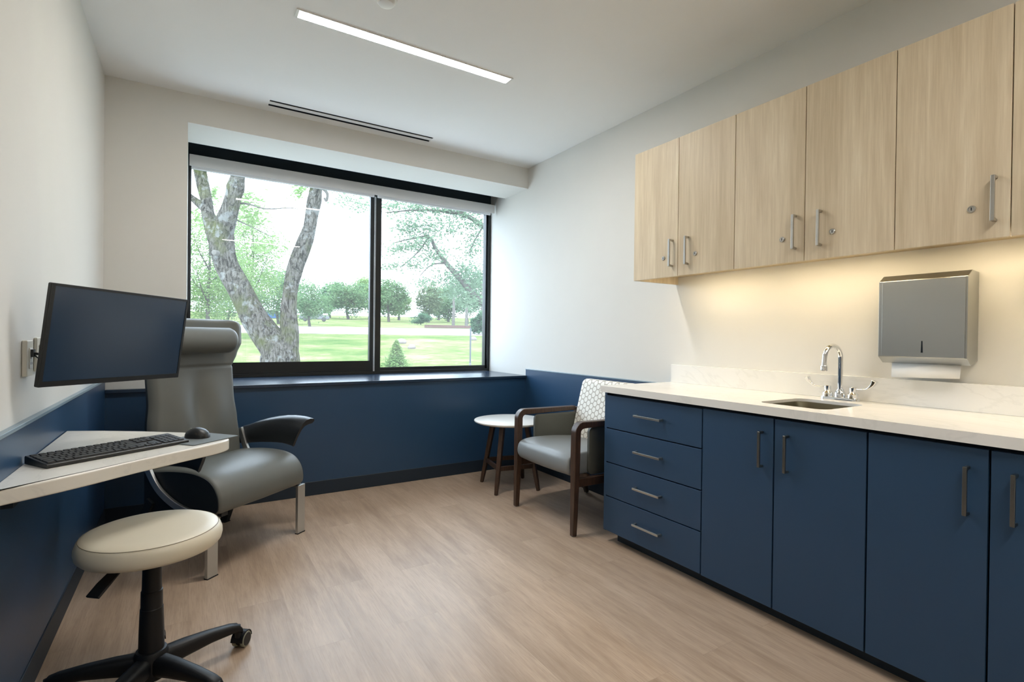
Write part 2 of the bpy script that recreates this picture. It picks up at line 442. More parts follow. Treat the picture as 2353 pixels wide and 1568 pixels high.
# ------------------------------------------------------------------ window
w = bpy.data.objects.new('window_1', None); C.objects.link(w); w['kind'] = 'structure'; w['label'] = 'wide black framed window with two panes'; WM['window_1'] = Matrix()
F0, F1, ZT = YG-.028, YG+.06, 2.45
b = MB()
b.box((XW, F0, ZSILL), (XW+.014, F1, ZT)); b.box((2.572, F0, ZSILL), (XR, F1, ZT))
b.box((XW+.014, F0, ZSILL), (2.572, F1, .842)); b.box((XW+.014, F0, 2.425), (2.572, F1, ZT))
b.box((1.412, F0-.004, .842), (1.463, F1, 2.425))
b.box((1.463, YG-.005, .842), (2.572, F1, .868)); b.box((2.560, YG-.005, .868), (2.572, F1, 2.425)); b.box((1.463, YG-.005, .868), (1.472, F1, 2.425))
b.build('window_frame', M['frame'], w, bevel=.002)
b = MB()
b.box((XW+.014, YG-.018, .842), (1.412, YG+.03, .931)); b.box((1.367, YG-.018, .931), (1.412, YG+.03, 2.425)); b.box((XW+.014, YG-.018, .931), (XW+.022, YG+.03, 2.425))
b.build('sash', M['frame'], w, bevel=.003)
MB().box((-.0, YG+.012, .931), (1.367, YG+.016, 2.425)).build('pane', M['glass'], w)
MB().box((1.472, YG+.018, .868), (2.560, YG+.022, 2.425)).build('pane', M['glass'], w)

# roller shade
sh = thing('roller_shade', 'grey roller shade rolled up into its fascia across the window head', 'blind', (1.28, 4.52, 2.40))
MB().box((XW+.008, 4.505, 2.402), (2.588, 4.513, 2.488)).box((XW+.008, 4.513, 2.48), (2.588, 4.595, 2.488)).build('fascia', M['shade'], sh, True, bevel=.002)
for x0, x1 in ((XW+.02, 1.372), (1.402, 2.55)):
    MB().prism([(4.518, 2.384), (4.535, 2.384), (4.535, 2.408), (4.518, 2.408)], (x0, x1), 'x').build('hem_bar', M['hem'], sh, True, bevel=.004)
b = MB()
for k, xx in enumerate((1.388, 1.396)):
    n = 250; pts = [(xx, 4.56-.002*k, 2.40-(2.40-.842)*i/n) for i in range(n+1)]
    b.tube(pts, [.0030 if i % 2 else .0013 for i in range(n+1)], 6)
b.build('bead_chain', M['hem'], sh, True)

# ------------------------------------------------------------------ ceiling fittings
def linear_light(x0, x1, y0, y1, label):
    t = thing('linear_light', label, 'light', ((x0+x1)/2, (y0+y1)/2, ZC), group='linear ceiling lights')
    b = MB(); z0 = ZC-.006
    b.box((x0-.014, y0, z0), (x0, y1, ZC)); b.box((x1, y0, z0), (x1+.014, y1, ZC))
    b.box((x0-.014, y0-.006, z0), (x1+.014, y0, ZC)); b.box((x0-.014, y1, z0), (x1+.014, y1+.006, ZC))
    b.build('housing', M['whiteplastic'], t, True)
    MB().box((x0, y0, ZC-.004), (x1, y1, ZC-.001)).build('diffuser', M['lamp'], t, True)
linear_light(.430, 1.606, 2.622, 2.684, 'slim glowing linear light on the ceiling in front of the window')
linear_light(.430, 1.606, -.35, -.288, 'slim linear light added on the ceiling behind the viewer to brighten the room')  # unseen fixture, added to brighten the room
v = thing('slot_diffuser', 'white ceiling slot air diffuser with two black slots above the window', 'vent', ((VX0+VX1)/2, (VY0+VY1)/2, ZC))
b = MB().box((VX0, VY0+.022, ZC), (VX1, VY0+.068, ZC+.05)); b.bm.free(); b = MB().box((VX0, VY0+.024, ZC-.0005), (VX1, VY0+.066, ZC+.003)); b.build('blade', M['whiteplastic'], v, True)
b = MB().box((VX0, VY0, ZC+.05), (VX1, VY1, ZC+.10)); b.box((VX0, VY0, ZC+.001), (VX1, VY0+.002, ZC+.05)); b.box((VX0, VY1-.002, ZC+.001), (VX1, VY1, ZC+.05)); b.box((VX0, VY0+.022, ZC+.003), (VX1, VY0+.068, ZC+.05)); b.build('plenum', M['cabdark'], v, True)
s = thing('smoke_detector', 'round white ceiling detector at the top edge beside the linear light', 'detector', (.748, 2.318, ZC))
MB().lathe([(.050, 0), (.050, -.006), (.047, -.010)], seg=40).build('base_plate', M['whiteplastic'], s)
MB().lathe([(.041, -.010), (.041, -.02), (.034, -.030), (.015, -.034), (.0005, -.034)], seg=40).build('cover', M['whiteplastic'], s)

# ------------------------------------------------------------------ cabinets on the right
XF, DT = 2.018, .020     # face of base doors
def pull(o, b0, b1, fixed, vertical, face, mat, sgn=-1):
    """bar pull: two feet and a flat bar standing off the face"""
    L = .030; b = MB(); wv = .0055
    def P(t, out, s):  # t along, out from face, s across
        x = face+sgn*out
        return (x, fixed+s, t) if vertical else (x, t, fixed+s)
    prof = [(b0, 0), (b0, L), (b1, L), (b1, 0), (b1-(b1-b0)*.055, 0), (b1-(b1-b0)*.08, L-.008), (b0+(b1-b0)*.08, L-.008), (b0+(b1-b0)*.055, 0)]
    vs = [Vector(P(t, q, -wv)) for t, q in prof]+[Vector(P(t, q, wv)) for t, q in prof]
    n = len(prof)
    f = [(0, 1, 6, 7), (1, 2, 5, 6), (2, 3, 4, 5)]
    f = f+[tuple(i+n for i in q[::-1]) for q in f]+[(i, (i+1) % n, n+(i+1) % n, n+i) for i in range(n)]
    b.add(vs, f); return b.build('handle', mat, o, True, bevel=.0015)

ZK, ZTOP = .064, .8385
def carcass(t, y0, y1, end=False):
    b = MB()
    for p, q in (((XF+DT+.002, y0, ZK), (XR-.02, y1, ZK+.018)), ((XR-.02, y0, ZK), (XR-.004, y1, .852)), ((XF+DT+.002, y0, ZK+.018), (XR-.02, y0+.016, .852)), ((XF+DT+.002, y1-.016, ZK+.018), (XR-.02, y1, .852)), ((XF+DT+.002, y0+.016, .78), (XF+DT+.018, y1-.016, .852)), ((XF+DT+.002, (y0+y1)/2-.03, ZK+.018), (XF+DT+.018, (y0+y1)/2+.03, .78))): b.box(p, q)
    b.build('body', M['cabdark'], t, True)
    MB().box((2.085, y0 if not end else y0, 0), (XR-.02, y1-(.03 if end else 0), ZK)).build('toe_kick', M['kick'], t, True)
    if end: MB().box((XF+.001, y1, ZK), (XR-.001, y1+.018, .852)).build('end_panel', M['cab'], t, True, bevel=.001)
G = .0030
t = thing('drawer_cabinet', 'navy base cabinet with four drawers at the window end of the run', 'cabinet', (2.3, 1.89, 0))
carcass(t, 1.5575, 2.203, True)
zs = [ZTOP, .650, .456, .264, ZK]
for i in range(4):
    dr = MB().box((XF, 1.5575+G, zs[i+1]+G), (XF+DT, 2.2195, zs[i]-G)).build('drawer', M['cab'], t, True, bevel=.0012)
    pull(dr, 1.790, 1.972, (.750, .557, .364, .172)[i], False, XF, M['nickel'])
def base_pair(y0, ym, y1, label):
    t = thing('base_cabinet', label, 'cabinet', (2.3, ym, 0), group='navy two door base cabinets')
    carcass(t, y0, y1)
    if y0 < .3: MB().box((XF+.001, y0-.006, ZK), (XR-.001, y0-.0005, .852)).build('end_panel', M['cab'], t, True)
    for a, c, hy in ((ym, y1, ym+.050), (y0, ym, ym-.058)):
        d = MB().box((XF, a+G, ZK), (XF+DT, c-G, ZTOP)).build('door', M['cab'], t, True, bevel=.0012)
        pull(d, .633, .782, hy, True, XF, M['gunmetal'])
base_pair(.8704, 1.2111, 1.5575, 'navy two door base cabinet under the sink')
base_pair(.205, .5438, .8704, 'navy two door base cabinet right of the sink, below the towel dispenser')

# worktop with sink cut-out
SX0, SX1, SY0, SY1 = 2.098, 2.432, 1.055, 1.338
t = thing('worktop', 'white veined quartz worktop with low backsplash over the navy cabinets', 'worktop', (2.3, 1.2, .854))
bm = bmesh.new()
def loop(pts, z):
    vs = [bm.verts.new((x, y, z)) for x, y in pts]
    return [bm.edges.new((vs[i], vs[(i+1) % len(vs)])) for i in range(len(vs))]
YE0, YE1 = .19, 2.234
e = loop([(1.993, YE0), (XR-.001, YE0), (XR-.001, YE1), (1.993, YE1)], .889) + loop(rrect((SX0+SX1)/2, (SY0+SY1)/2, SX1-SX0, SY1-SY0, .045, 6), .889)
g = bmesh.ops.triangle_fill(bm, use_beauty=True, use_dissolve=False, edges=e)
fc = [f for f in g['geom'] if isinstance(f, bmesh.types.BMFace)]
ex = bmesh.ops.extrude_face_region(bm, geom=fc)
bmesh.ops.translate(bm, verts=[q for q in ex['geom'] if isinstance(q, bmesh.types.BMVert)], vec=(0, 0, -.013))
mb = MB(); mb.bm.free(); mb.bm = bm
mb.build('slab', M['quartz'], t, True)
MB().box((1.993, YE0, .854), (2.014, YE1, .876)).box((2.014, YE1-.021, .854), (XR-.001, YE1, .876)).build('edge_strip', M['quartz'], t, True)
MB().box((XR-.021, YE0, .8892), (XR-.001, YE1, .999)).build('backsplash', M['quartz'], t, True, bevel=.0015)
# sink
sk = thing('sink', 'small stainless steel undermount sink set in the white worktop', 'sink', ((SX0+SX1)/2, (SY0+SY1)/2, .70))
rings = []
for z, ins, r in ((.8755, -.012, .055), (.8755, .003, .045), (.82, .006, .045), (.735, .012, .05), (.715, .03, .06), (.708, .06, .06)):
    rings.append([(x, y, z) for x, y in rrect((SX0+SX1)/2, (SY0+SY1)/2, SX1-SX0-2*ins, SY1-SY0-2*ins, r, 6)])
b = MB(); b.loft(rings, cap=False); b.add([(x, y, .708) for x, y, z in rings[-1]], [tuple(range(len(rings[-1])))])
o = b.build('basin', M['sinksteel'], sk, True, smooth=60)
m = o.modifiers.new('thick', 'SOLIDIFY'); m.thickness = .0015; m.offset = -1
MB().lathe([(.0005, .004), (.03, .003), (.038, .0), (.038, -.004)], ((SX0+SX1)/2, (SY0+SY1)/2, .7085), 32).build('drain', M['chrome'], sk, True)
# faucet
fx, fy, fz = 2.528, 1.206, .889
fa = thing('faucet', 'chrome gooseneck faucet with two wrist blade handles behind the sink', 'faucet', (fx, fy, fz))
pts = rrect(0, 0, .046, .165, .022, 8)
MB().loft([[(x*k, y*(1-(1-k)*.3), z) for x, y in pts] for k, z in ((1, 0), (1, .008), (.9, .014), (.7, .016))]).build('base_plate', M['chrome'], fa)
col = [(0, 0, .014), (0, 0, .06), (0, 0, .12), (0, 0, .19)]
R = .058
arc = [(-R+R*math.cos(a), 0.006*(1-math.cos(a)), .19+R*math.sin(a)) for a in [PI*k/24 for k in range(1, 25)]]
end = [(-2*R-.003, .012, .172), (-2*R-.004, .012, .155)]
b = MB().tube(col+arc+end, .0105, 16); b.lathe([(.024, .013), (.024, .028), (.019, .038), (.0145, .046), (.0145, .05)], seg=24); b.build('spout', M['chrome'], fa)
MB().lathe([(.0125, .160), (.0145, .157), (.0145, .138), (.0125, .136), (.0005, .136)], (-2*R-.004, .012, 0), 20).build('aerator', M['chrome'], fa)
for sg in (1, -1):
    c = (0, sg*.054, 0)
    h = MB().lathe([(.0225, .012), (.0225, .030), (.018, .036), (.0145, .040), (.0145, .060), (.011, .063), (.0005, .063)], c, 24).build('valve', M['chrome'], fa)
    pth = spline([(0, sg*.060, .056), (-.004, sg*.09, .055), (-.006, sg*.115, .061), (-.008, sg*.135, .078), (-.009, sg*.146, .098)], 5)
    n = len(pth); fl = [(.010+.016*max(0, i/(n-1)-.35)/.65, .006+.014*max(0, i/(n-1)-.45)/.55) for i in range(n)]
    MB().tube(pth, 1, flat=fl, upv=(0, 0, 1)).build('blade', M['chrome'], h, bevel=.003, seg=3)

# upper cabinets
XU, U0, U1 = 2.2314, 1.502, 2.2495
def upper(y0, ym, y1, label, left=False):
    t = thing('wall_cabinet', label, 'cabinet', (2.4, ym, U0), group='light oak wall cabinets')
    b = MB().box((XU+DT+.002, y0+.001, U0+.046), (XR-.001, y1-.001, U1)); b.build('body', M['oakedge'], t, True)
    if left: MB().box((XU+DT+.002, y1-.001, U0), (XR-.001, y1+.0, U1)).box((XU+DT+.002, y1-.018, U0), (XR-.001, y1-.001, U0+.046)).build('end_panel', M['oak'], t, True)
    for a, c, hy, ly in ((ym, y1, ym+.038, ym+.098), (y0, ym, ym-.068, ym-.114)):
        d = MB().box((XU, a+.0016, U0), (XU+DT, c-.0016, U1)).build('door', M['oak'], t, True, bevel=.001)
        pull(d, 1.555, 1.704, hy, True, XU, M['nickel'])
        rot = Matrix.Rotation(-PI/2, 4, 'Y')
        lk = MB().lathe([(.0115, 0), (.0115, .003), (.0095, .005), (.0085, .005), (.0075, .0035), (.0005, .0035)], (XU, ly, 1.608), 24, rot).build('lock', M['nickel'], d, True)
        MB().box((XU-.0045, ly-.0012, 1.603), (XU-.0036, ly+.0012, 1.613)).build('keyhole', M['cabdark'], d, True)
        WM[lk.name] = Matrix()
upper(1.5542, 1.8956, 2.2207, 'light oak two door wall cabinet nearest the window', True)
upper(.8834, 1.2175, 1.5542, 'light oak two door wall cabinet above the faucet, middle of the run')
upper(.235, .5615, .8834, 'light oak two door wall cabinet above the towel dispenser')
for y0, y1, lb in ((1.60, 2.06, 'slim warm light strip under the wall cabinet nearest the window'), (.93, 1.51, 'slim warm light strip under the wall cabinet above the faucet'), (.27, .85, 'slim warm light strip under the wall cabinet above the towel dispenser')):
    t = thing('under_cabinet_light', lb, 'light', (2.28, (y0+y1)/2, U0), group='under cabinet light strips')
    MB().box((2.385, y0, 1.539), (2.425, y1, 1.5475)).build('housing', M['whiteplastic'], t, True)
    MB().box((2.388, y0+.006, 1.536), (2.422, y1-.006, 1.539)).build('diffuser', M['striplamp'], t, True)

# paper towel dispenser
dz = thing('towel_dispenser', 'stainless steel paper towel dispenser on the wall above the worktop', 'dispenser', (2.55, .885, 1.09))
prof = [(2.4905, 1.096), (2.4905, 1.412), (2.532, 1.438), (2.6015, 1.434), (2.6015, 1.086), (2.532, 1.069)]
MB().prism([(x, z) for x, z in prof], (.742, 1.040), 'y').build('housing', M['steel'], dz, True, bevel=.002)
dd = MB().box((2.4865, .748, 1.098), (2.4905, 1.026, 1.410)).build('front_door', M['steel'], dz, True, bevel=.0012)
MB().prism([(.8795, 1.116), (.8865, 1.116), (.885, 1.163), (.881, 1.163)], (2.4855, 2.4866), 'x').build('key_slot', M['cabdark'], dd, True)
b = MB()
pts = [(2.536, 1.010, 1.075), (2.536, .775, 1.075), (2.528, .772, 1.018), (2.524, .90, 1.010), (2.522, 1.004, 1.009)]
pp = [(2.538, 1.004, 1.085), (2.538, .773, 1.085), (2.531, .773, 1.050), (2.527, .774, 1.0175), (2.525, .850, 1.014), (2.522, .89, 1.040), (2.519, .935, 1.012), (2.519, 1.000, 1.0095), (2.528, 1.003, 1.045), (2.522, .92, 1.052)]
b.add(pp, [(0, 1, 2, 5, 9, 8), (2, 3, 4, 5), (5, 4, 6), (9, 5, 6), (8, 9, 6, 7)])
o = b.build('paper_towel', M['paper'], smooth=10)
mm = o.modifiers.new('thick', 'SOLIDIFY'); mm.thickness = .0012; mm.offset = 0
tag(o, 'white folded paper towel hanging out of the steel dispenser', 'paper towel')
hs = thing('soap_dispenser', 'white and purple wall dispenser cut off by the right edge of the photo', 'dispenser', (2.57, .565, 1.36))
MB().box((2.545, .495, 1.352), (2.6015, .5935, 1.455)).build('housing', M['whiteplastic'], hs, True, bevel=.008)
MB().lathe([(.0495, 0), (.0495, .0015), (.0005, .0015)], (2.545, .544, 1.421), 32, Matrix.Rotation(-PI/2, 4, 'Y') @ Matrix.Diagonal((.35, 1.0, 1, 1))).build('emblem', M['purple'], hs, True)

# ------------------------------------------------------------------ wall desk, monitor and what lies on the desk
ZD = .752
dk = thing('wall_desk', 'cream solid surface corner desk top fixed to the left wall', 'desk', (-.3, 2.25, ZD-.042))
edge = spline([(-.4455+.001, 1.775), (-.40, 1.808), (-.334, 1.853), (-.252, 1.918), (-.157, 2.005), (-.044, 2.098), (.06, 2.178), (.100, 2.214), (.124, 2.250), (.130, 2.285), (.112, 2.335), (.06, 2.425)], 4)
edge = [(e[0], e[1]) for e in edge]
outl = edge + [(-.02, 2.505), (-.16, 2.61), (-.30, 2.70), (XL+WT+.001, 2.764)]
outl = [(max(x, XL+WT+.001), y) for x, y in outl]
MB().prism(outl, (ZD-.042, ZD)).build('top', M['desk'], dk, True, bevel=.006, seg=3)
MB().box((XL+WT+.001, 1.90, ZD-.075), (XL+WT+.026, 2.70, ZD-.042)).build('support_rail', M['navybase'], dk, True)

mrot = Matrix.Rotation(.899, 4, 'Z') @ Matrix.Rotation(.129, 4, 'X') @ Matrix.Rotation(.019, 4, 'Y')
mt = thing('monitor', 'black flat monitor with dark screen turned to the room over the desk', 'monitor', mat=Matrix.Translation((-.200, 2.297, 1.142)) @ mrot)
W, H = .564, .323
b = MB().box((-W/2, 0, -H/2), (W/2, .014, H/2)); b.box((-.16, .014, -.10), (.16, .040, .10)); b.build('housing', M['blackplastic'], mt, bevel=.004)
b = MB()
for a, c in (((-W/2+.001, -.003, H/2-.008), (W/2-.001, 0, H/2-.001)), ((-W/2+.001, -.003, -H/2+.001), (W/2-.001, 0, -H/2+.018)), ((-W/2+.001, -.003, -H/2+.018), (-W/2+.011, 0, H/2-.008)), ((W/2-.011, -.003, -H/2+.018), (W/2-.001, 0, H/2-.008))): b.box(a, c)
b.build('bezel', M['blackplastic'], mt)
MB().box((-W/2+.011, -.0015, -H/2+.018), (W/2-.011, 0, H/2-.008)).build('screen', M['screen'], mt)
back = (WM['monitor'] @ Vector((0, .04, 0)))
arm = MB(); arm.box((XL+.0005, 2.62, 1.08), (XL+.012, 2.70, 1.20))
arm.tube([(XL+.012, 2.66, 1.14), (XL+.05, 2.655, 1.14), (XL+.09, 2.60, 1.14), tuple(back)], .018, 12); arm.build('arm', M['blackplastic'], mt, True)

def outlet(y0, y1, z0, z1, th, label, plugs):
    t = thing('wall_outlet', label, 'outlet', (XL, (y0+y1)/2, (z0+z1)/2), group='outlets on the left wall')
    MB().box((XL+.0005, y0, z0), (XL+th, y1, z1)).build('cover_plate', M['outlet'], t, True, bevel=.003)
    yc = (y0+y1)/2; zc = (z0+z1)/2
    MB().box((XL+th, yc-.017, zc-.033), (XL+th+.003, yc+.017, zc+.033)).build('insert', M['whiteplastic'], t, True, bevel=.0015)
    for dzz in (.016, -.016):
        MB().box((XL+th+.0028, yc-.010, zc+dzz-.004), (XL+th+.0034, yc-.007, zc+dzz+.004)).box((XL+th+.0028, yc+.007, zc+dzz-.004), (XL+th+.0034, yc+.010, zc+dzz+.004)).build('socket', M['cabdark'], t, True)
outlet(2.165, 2.237, 1.016, 1.130, .014, 'ivory wall outlet with a black cable plugged in, left of the monitor', 1)
outlet(2.311, 2.383, 1.024, 1.138, .010, 'pale wall outlet half hidden behind the monitor edge', 0)
b = MB(); yo, zo = 2.201, 1.089
b.box((XL+.017, yo-.012, zo-.012), (XL+.024, yo+.012, zo+.012))
b.tube(spline([(XL+.022, yo, zo), (XL+.04, yo+.01, zo-.004), (XL+.06, yo+.05, zo-.004), (XL+.09, yo+.12, zo+.004), (-.27, 2.33, 1.10)], 6), .0042, 8)
b.tube(spline([(XL+.024, yo, zo-.006), (XL+.034, yo+.012, zo-.018), (XL+.05, yo+.035, zo-.014), (XL+.062, yo+.055, zo-.004)], 5), .0022, 6)
tag(b.build('power_cable', M['blackplastic'], smooth=60), 'short black cable from the left outlet to the back of the monitor', 'cable')

kb = thing('keyboard', 'black full size keyboard on the cream desk', 'keyboard', (-.2145, 2.186, ZD+.001), math.radians(33.7))
KW, KD = .428, .128
MB().prism([(-KD/2, 0), (KD/2, 0), (KD/2, .022), (KD/2-.004, .025), (-KD/2+.004, .012), (-KD/2, .009)], (-KW/2, KW/2), 'x').build('body', M['blackplastic'], kb, bevel=.002)
b = MB()
sl = math.atan2(.013, KD-.008)
KM = Matrix.Translation((0, -KD/2+.004, .0122)) @ Matrix.Rotation(sl, 4, 'X')
def key(x, y, wk, hk):
    g = .0011; a = (x+g, y+g, 0); c = (x+wk-g, y+hk-g, .0030)
    v = [(a[0], a[1], 0), (c[0], a[1], 0), (c[0], c[1], 0), (a[0], c[1], 0), (a[0]+.001, a[1]+.001, c[2]), (c[0]-.001, a[1]+.001, c[2]), (c[0]-.001, c[1]-.001, c[2]), (a[0]+.001, c[1]-.001, c[2])]
    b.add([KM @ Vector(q) for q in v], [(3,2,1,0),(4,5,6,7),(0,1,5,4),(1,2,6,5),(2,3,7,6),(3,0,4,7)])
U_ = .0183; x0 = -KW/2+.006; y0 = .006
rows = [[1.25, 1.25, 1.25, 6.25, 1.25, 1.25, 1.25, 1.25], [2.25]+[1]*10+[2.75], [1.75]+[1]*11+[2.25], [1.5]+[1]*12+[1.5], [1]*13+[2]]
for r, row in enumerate(rows):
    x = x0
    for k in row: key(x, y0+r*U_, k*U_, U_); x += k*U_
x = x0
for k in range(13): key(x, y0+5*U_+.003, U_*.95, U_*.75); x += U_*(1.15 if k else 1.2)
xn = x0+15.25*U_
for r, n in ((0, 3), (1, 1), (3, 3), (4, 3)):
    for k in range(n): key(xn+(k if n > 1 else 1)*U_, y0+r*U_, U_, U_)
for k in range(3): key(xn+k*U_, y0+5*U_+.003, U_, U_*.75)
xp = xn+3.25*U_
for r in range(5):
    for k in range(4): key(xp+k*U_, y0+r*U_, U_, U_)
b.build('keys', M['key'], kb)
pm = Matrix.Translation((.013, 2.178, ZD+.0005)) @ Matrix.Rotation(math.radians(40), 4, 'Z')
pd = MB().prism([(x, y) for x, y in rrect(.100, .088, .200, .176, .006, 3)], (0, .003), mat=pm)
tag(pd.build('mouse_pad', M['pad'], smooth=30), 'thin grey mouse pad jutting past the end of the cream desk', 'mouse pad')
ms = thing('mouse', 'black computer mouse on the grey pad beside the keyboard', 'mouse', (.026, 2.335, ZD+.0035), math.radians(138))
rings = []
for k in range(13):
    t_ = k/12; x = .047-.094*t_                     # front to back along local x
    hgt = .012+.027*math.sin(PI*min(1, .12+t_*.80))**.9
    wd = .024+.006*math.sin(PI*t_) ; sc = math.sqrt(max(.02, 1-(2*t_-1)**6))
    rings.append([(x, wd*sc*math.copysign(abs(math.cos(a))**.8, math.cos(a)), max(0, hgt*sc*math.sin(a)**.75) if math.sin(a) > 0 else 0) for a in [PI*j/12 for j in range(13)]])
MB().loft(rings).build('body', M['blackplastic'], ms, smooth=50)
MB().lathe([(.009, -.003), (.011, -.002), (.011, .002), (.009, .003)], (.030, 0, .024), 20, Matrix.Rotation(PI/2, 4, 'X')).build('wheel', M['rubber'], ms)

# ------------------------------------------------------------------ rolling stool
st = thing('rolling_stool', 'cream round swivel stool with black five star base', 'stool', (-.100, 2.025, 0))
MB().lathe([(.0005, .530), (.09, .531), (.150, .5305), (.176, .528), (.1865, .523), (.193, .515), (.1985, .500), (.199, .488), (.196, .474), (.188, .465), (.17, .462), (.0005, .462)], seg=72).build('seat', M['cream'], st, smooth=60)
b = MB(); n = 96
for rr, zz in ((.1868, .5232),):
    pts = [(rr*math.cos(2*PI*k/n), rr*math.sin(2*PI*k/n), zz) for k in range(n+1)]
    b.tube(pts, .0009, 6, False)
b.build('seam', M['stitch'], st)
MB().lathe([(.036, .049), (.036, .13), (.0345, .20), (.032, .27), (.0305, .272), (.030, .325), (.0275, .327), (.0265, .36), (.025, .44)], seg=32).build('column', M['stoolblack'], st, smooth=30)
b = MB().box((-.06, -.05, .438), (.06, .05, .462)); b.build('mounting_plate', M['stoolblack'], st, bevel=.004)
b = MB().tube([(-.03, -.02, .445), (-.070, -.060, .442), (-.090, -.085, .434), (-.112, -.112, .416), (-.134, -.138, .394)], 1, flat=[(.02, .006), (.022, .006), (.036, .007), (.042, .008), (.042, .008)]); b.build('lever', M['stoolblack'], st, bevel=.002)
MB().lathe([(.044, .047), (.047, .055), (.047, .125), (.042, .135), (.036, .137)], seg=32).build('hub', M['stoolblack'], st)
for k in range(5):
    a = math.radians(22+72*k); rm = Matrix.Rotation(a, 4, 'Z')
    pth = [(.035, 0, .098), (.10, 0, .101), (.18, 0, .100), (.25, 0, .0935), (.275, 0, .087), (.286, 0, .076)]
    ww = [.052, .050, .044, .038, .036, .034]; hh = [.066, .056, .042, .033, .030, .022]
    rings = []
    for p, w_, h_ in zip(pth, ww, hh):
        rings.append([rm @ Vector((p[0], x, p[2]+z)) for x, z in rrect(0, -.008, w_, h_, min(w_, h_)*.36, 3)])
    MB().loft(rings).build('leg', M['stoolblack'], st, smooth=50)
    ca = a+(.55, -1.6, -.4, .3, .75)[k]
    cm = Matrix.Translation(rm @ Vector((.278, 0, 0))) @ Matrix.Rotation(ca, 4, 'Z')
    off = Vector((.018, 0, .0275))
    b = MB().lathe([(.0125, .044), (.0125, .068), (.007, .070), (.007, .088)], mat=cm, seg=16)
    hood = [(off.x+.032*math.cos(q), off.z+.032*math.sin(q)) for q in [math.radians(d) for d in range(0, 200, 20)]]
    hood += [(off.x+.0285*math.cos(q), off.z+.0285*math.sin(q)) for q in [math.radians(d) for d in range(180, -20, -20)]]
    hv = MB()
    b.bm.verts.ensure_lookup_table()
    ring0 = [cm @ Vector((x, -.022, z)) for x, z in hood]; ring1 = [cm @ Vector((x, .022, z)) for x, z in hood]
    nh = len(hood)
    b.add(ring0+ring1, [(i, (i+1) % nh, nh+(i+1) % nh, nh+i) for i in range(nh)]+[(i, i+1, nh-2-i, nh-1-i) for i in range(nh//2-1)]+[(nh+i+1, nh+i, 2*nh-1-i, 2*nh-2-i) for i in range(nh//2-1)])
    cs = b.build('caster', M['stoolblack'], st, smooth=40)
    for sd in (-1, 1):
        wm = cm @ Matrix.Translation((off.x, sd*.0155, off.z)) @ Matrix.Rotation(PI/2, 4, 'X')
        wl = MB().lathe([(.0222, -.0075), (.0265, -.0055), (.0275, -.002), (.0275, .004), (.0255, .0075), (.0222, .0075)], mat=wm, seg=28).build('wheel', M['rubber'], cs)
    wm = cm @ Matrix.Translation((off.x, 0, off.z)) @ Matrix.Rotation(PI/2, 4, 'X')
    MB().lathe([(.0005, -.0240), (.0215, -.0240), (.0228, -.0225), (.0228, .0225), (.0215, .0240), (.0005, .0240)], mat=wm, seg=28).build('wheel_hub', M['stoolblack'], cs)

# ------------------------------------------------------------------ recliner in the corner
# local frame: +x to the sitter's left (right in the photo), +y towards the back, +z up; origin on the floor under the front edge
rc = thing('recliner', 'grey vinyl high back recliner with black arms in the corner by the window', 'recliner', (.3225, 3.0145, 0), math.radians(39.77))
top = [(-.020, .296), (-.034, .312), (-.037, .345), (-.030, .385), (-.008, .425), (.030, .458), (.085, .477), (.16, .486), (.26, .484), (.36, .474), (.455, .462)]
tp = spline([(b_, z_, 0) for b_, z_ in top], 4)
def seat_rings(hw, off):
    out = []
    N = len(tp)
    xs = [-hw, -hw+.006, -hw+.02, -hw*.6, 0, hw*.6, hw-.02, hw-.006, hw]
    dn = [.016, .005, .0005, 0, -.002, 0, .0005, .005, .016]
    for x, d_ in zip(xs, dn):
        ring = []
        for i, p in enumerate(tp):
            t0 = tp[min(i+1, N-1)]-tp[max(i-1, 0)]; nr = Vector((t0.y, -t0.x, 0)).normalized()   # points inwards/downwards
            q = p+nr*(d_+off) ; ring.append((x, q.x, q.y))
        for i in range(N-1, -1, -1):
            p = tp[i]; t0 = tp[min(i+1, N-1)]-tp[max(i-1, 0)]; nr = Vector((t0.y, -t0.x, 0)).normalized()
            q = p+nr*.055; ring.append((x, q.x, q.y))
        out.append(ring)
    return out
MB().loft(seat_rings(.290, 0)).build('seat', M['vinyl'], rc, smooth=50)
inner = []
for i, p in enumerate(tp):
    t0 = tp[min(i+1, len(tp)-1)]-tp[max(i-1, 0)]; nr = Vector((t0.y, -t0.x, 0)).normalized()
    inner.append((p.x+nr.x*.009, p.y+nr.y*.009))
pan = inner+[(.455, .26), (.10, .255), (.0, .285)]
for sx in (-1, 1):
    MB().prism([(y, z) for y, z in pan], (sx*.281-.010, sx*.281+.010), 'x').build('side_panel', M['vinyldark'], rc, smooth=40)
MB().box((-.26, .06, .27), (.26, .44, .40)).build('seat_base', M['vinyldark'], rc)
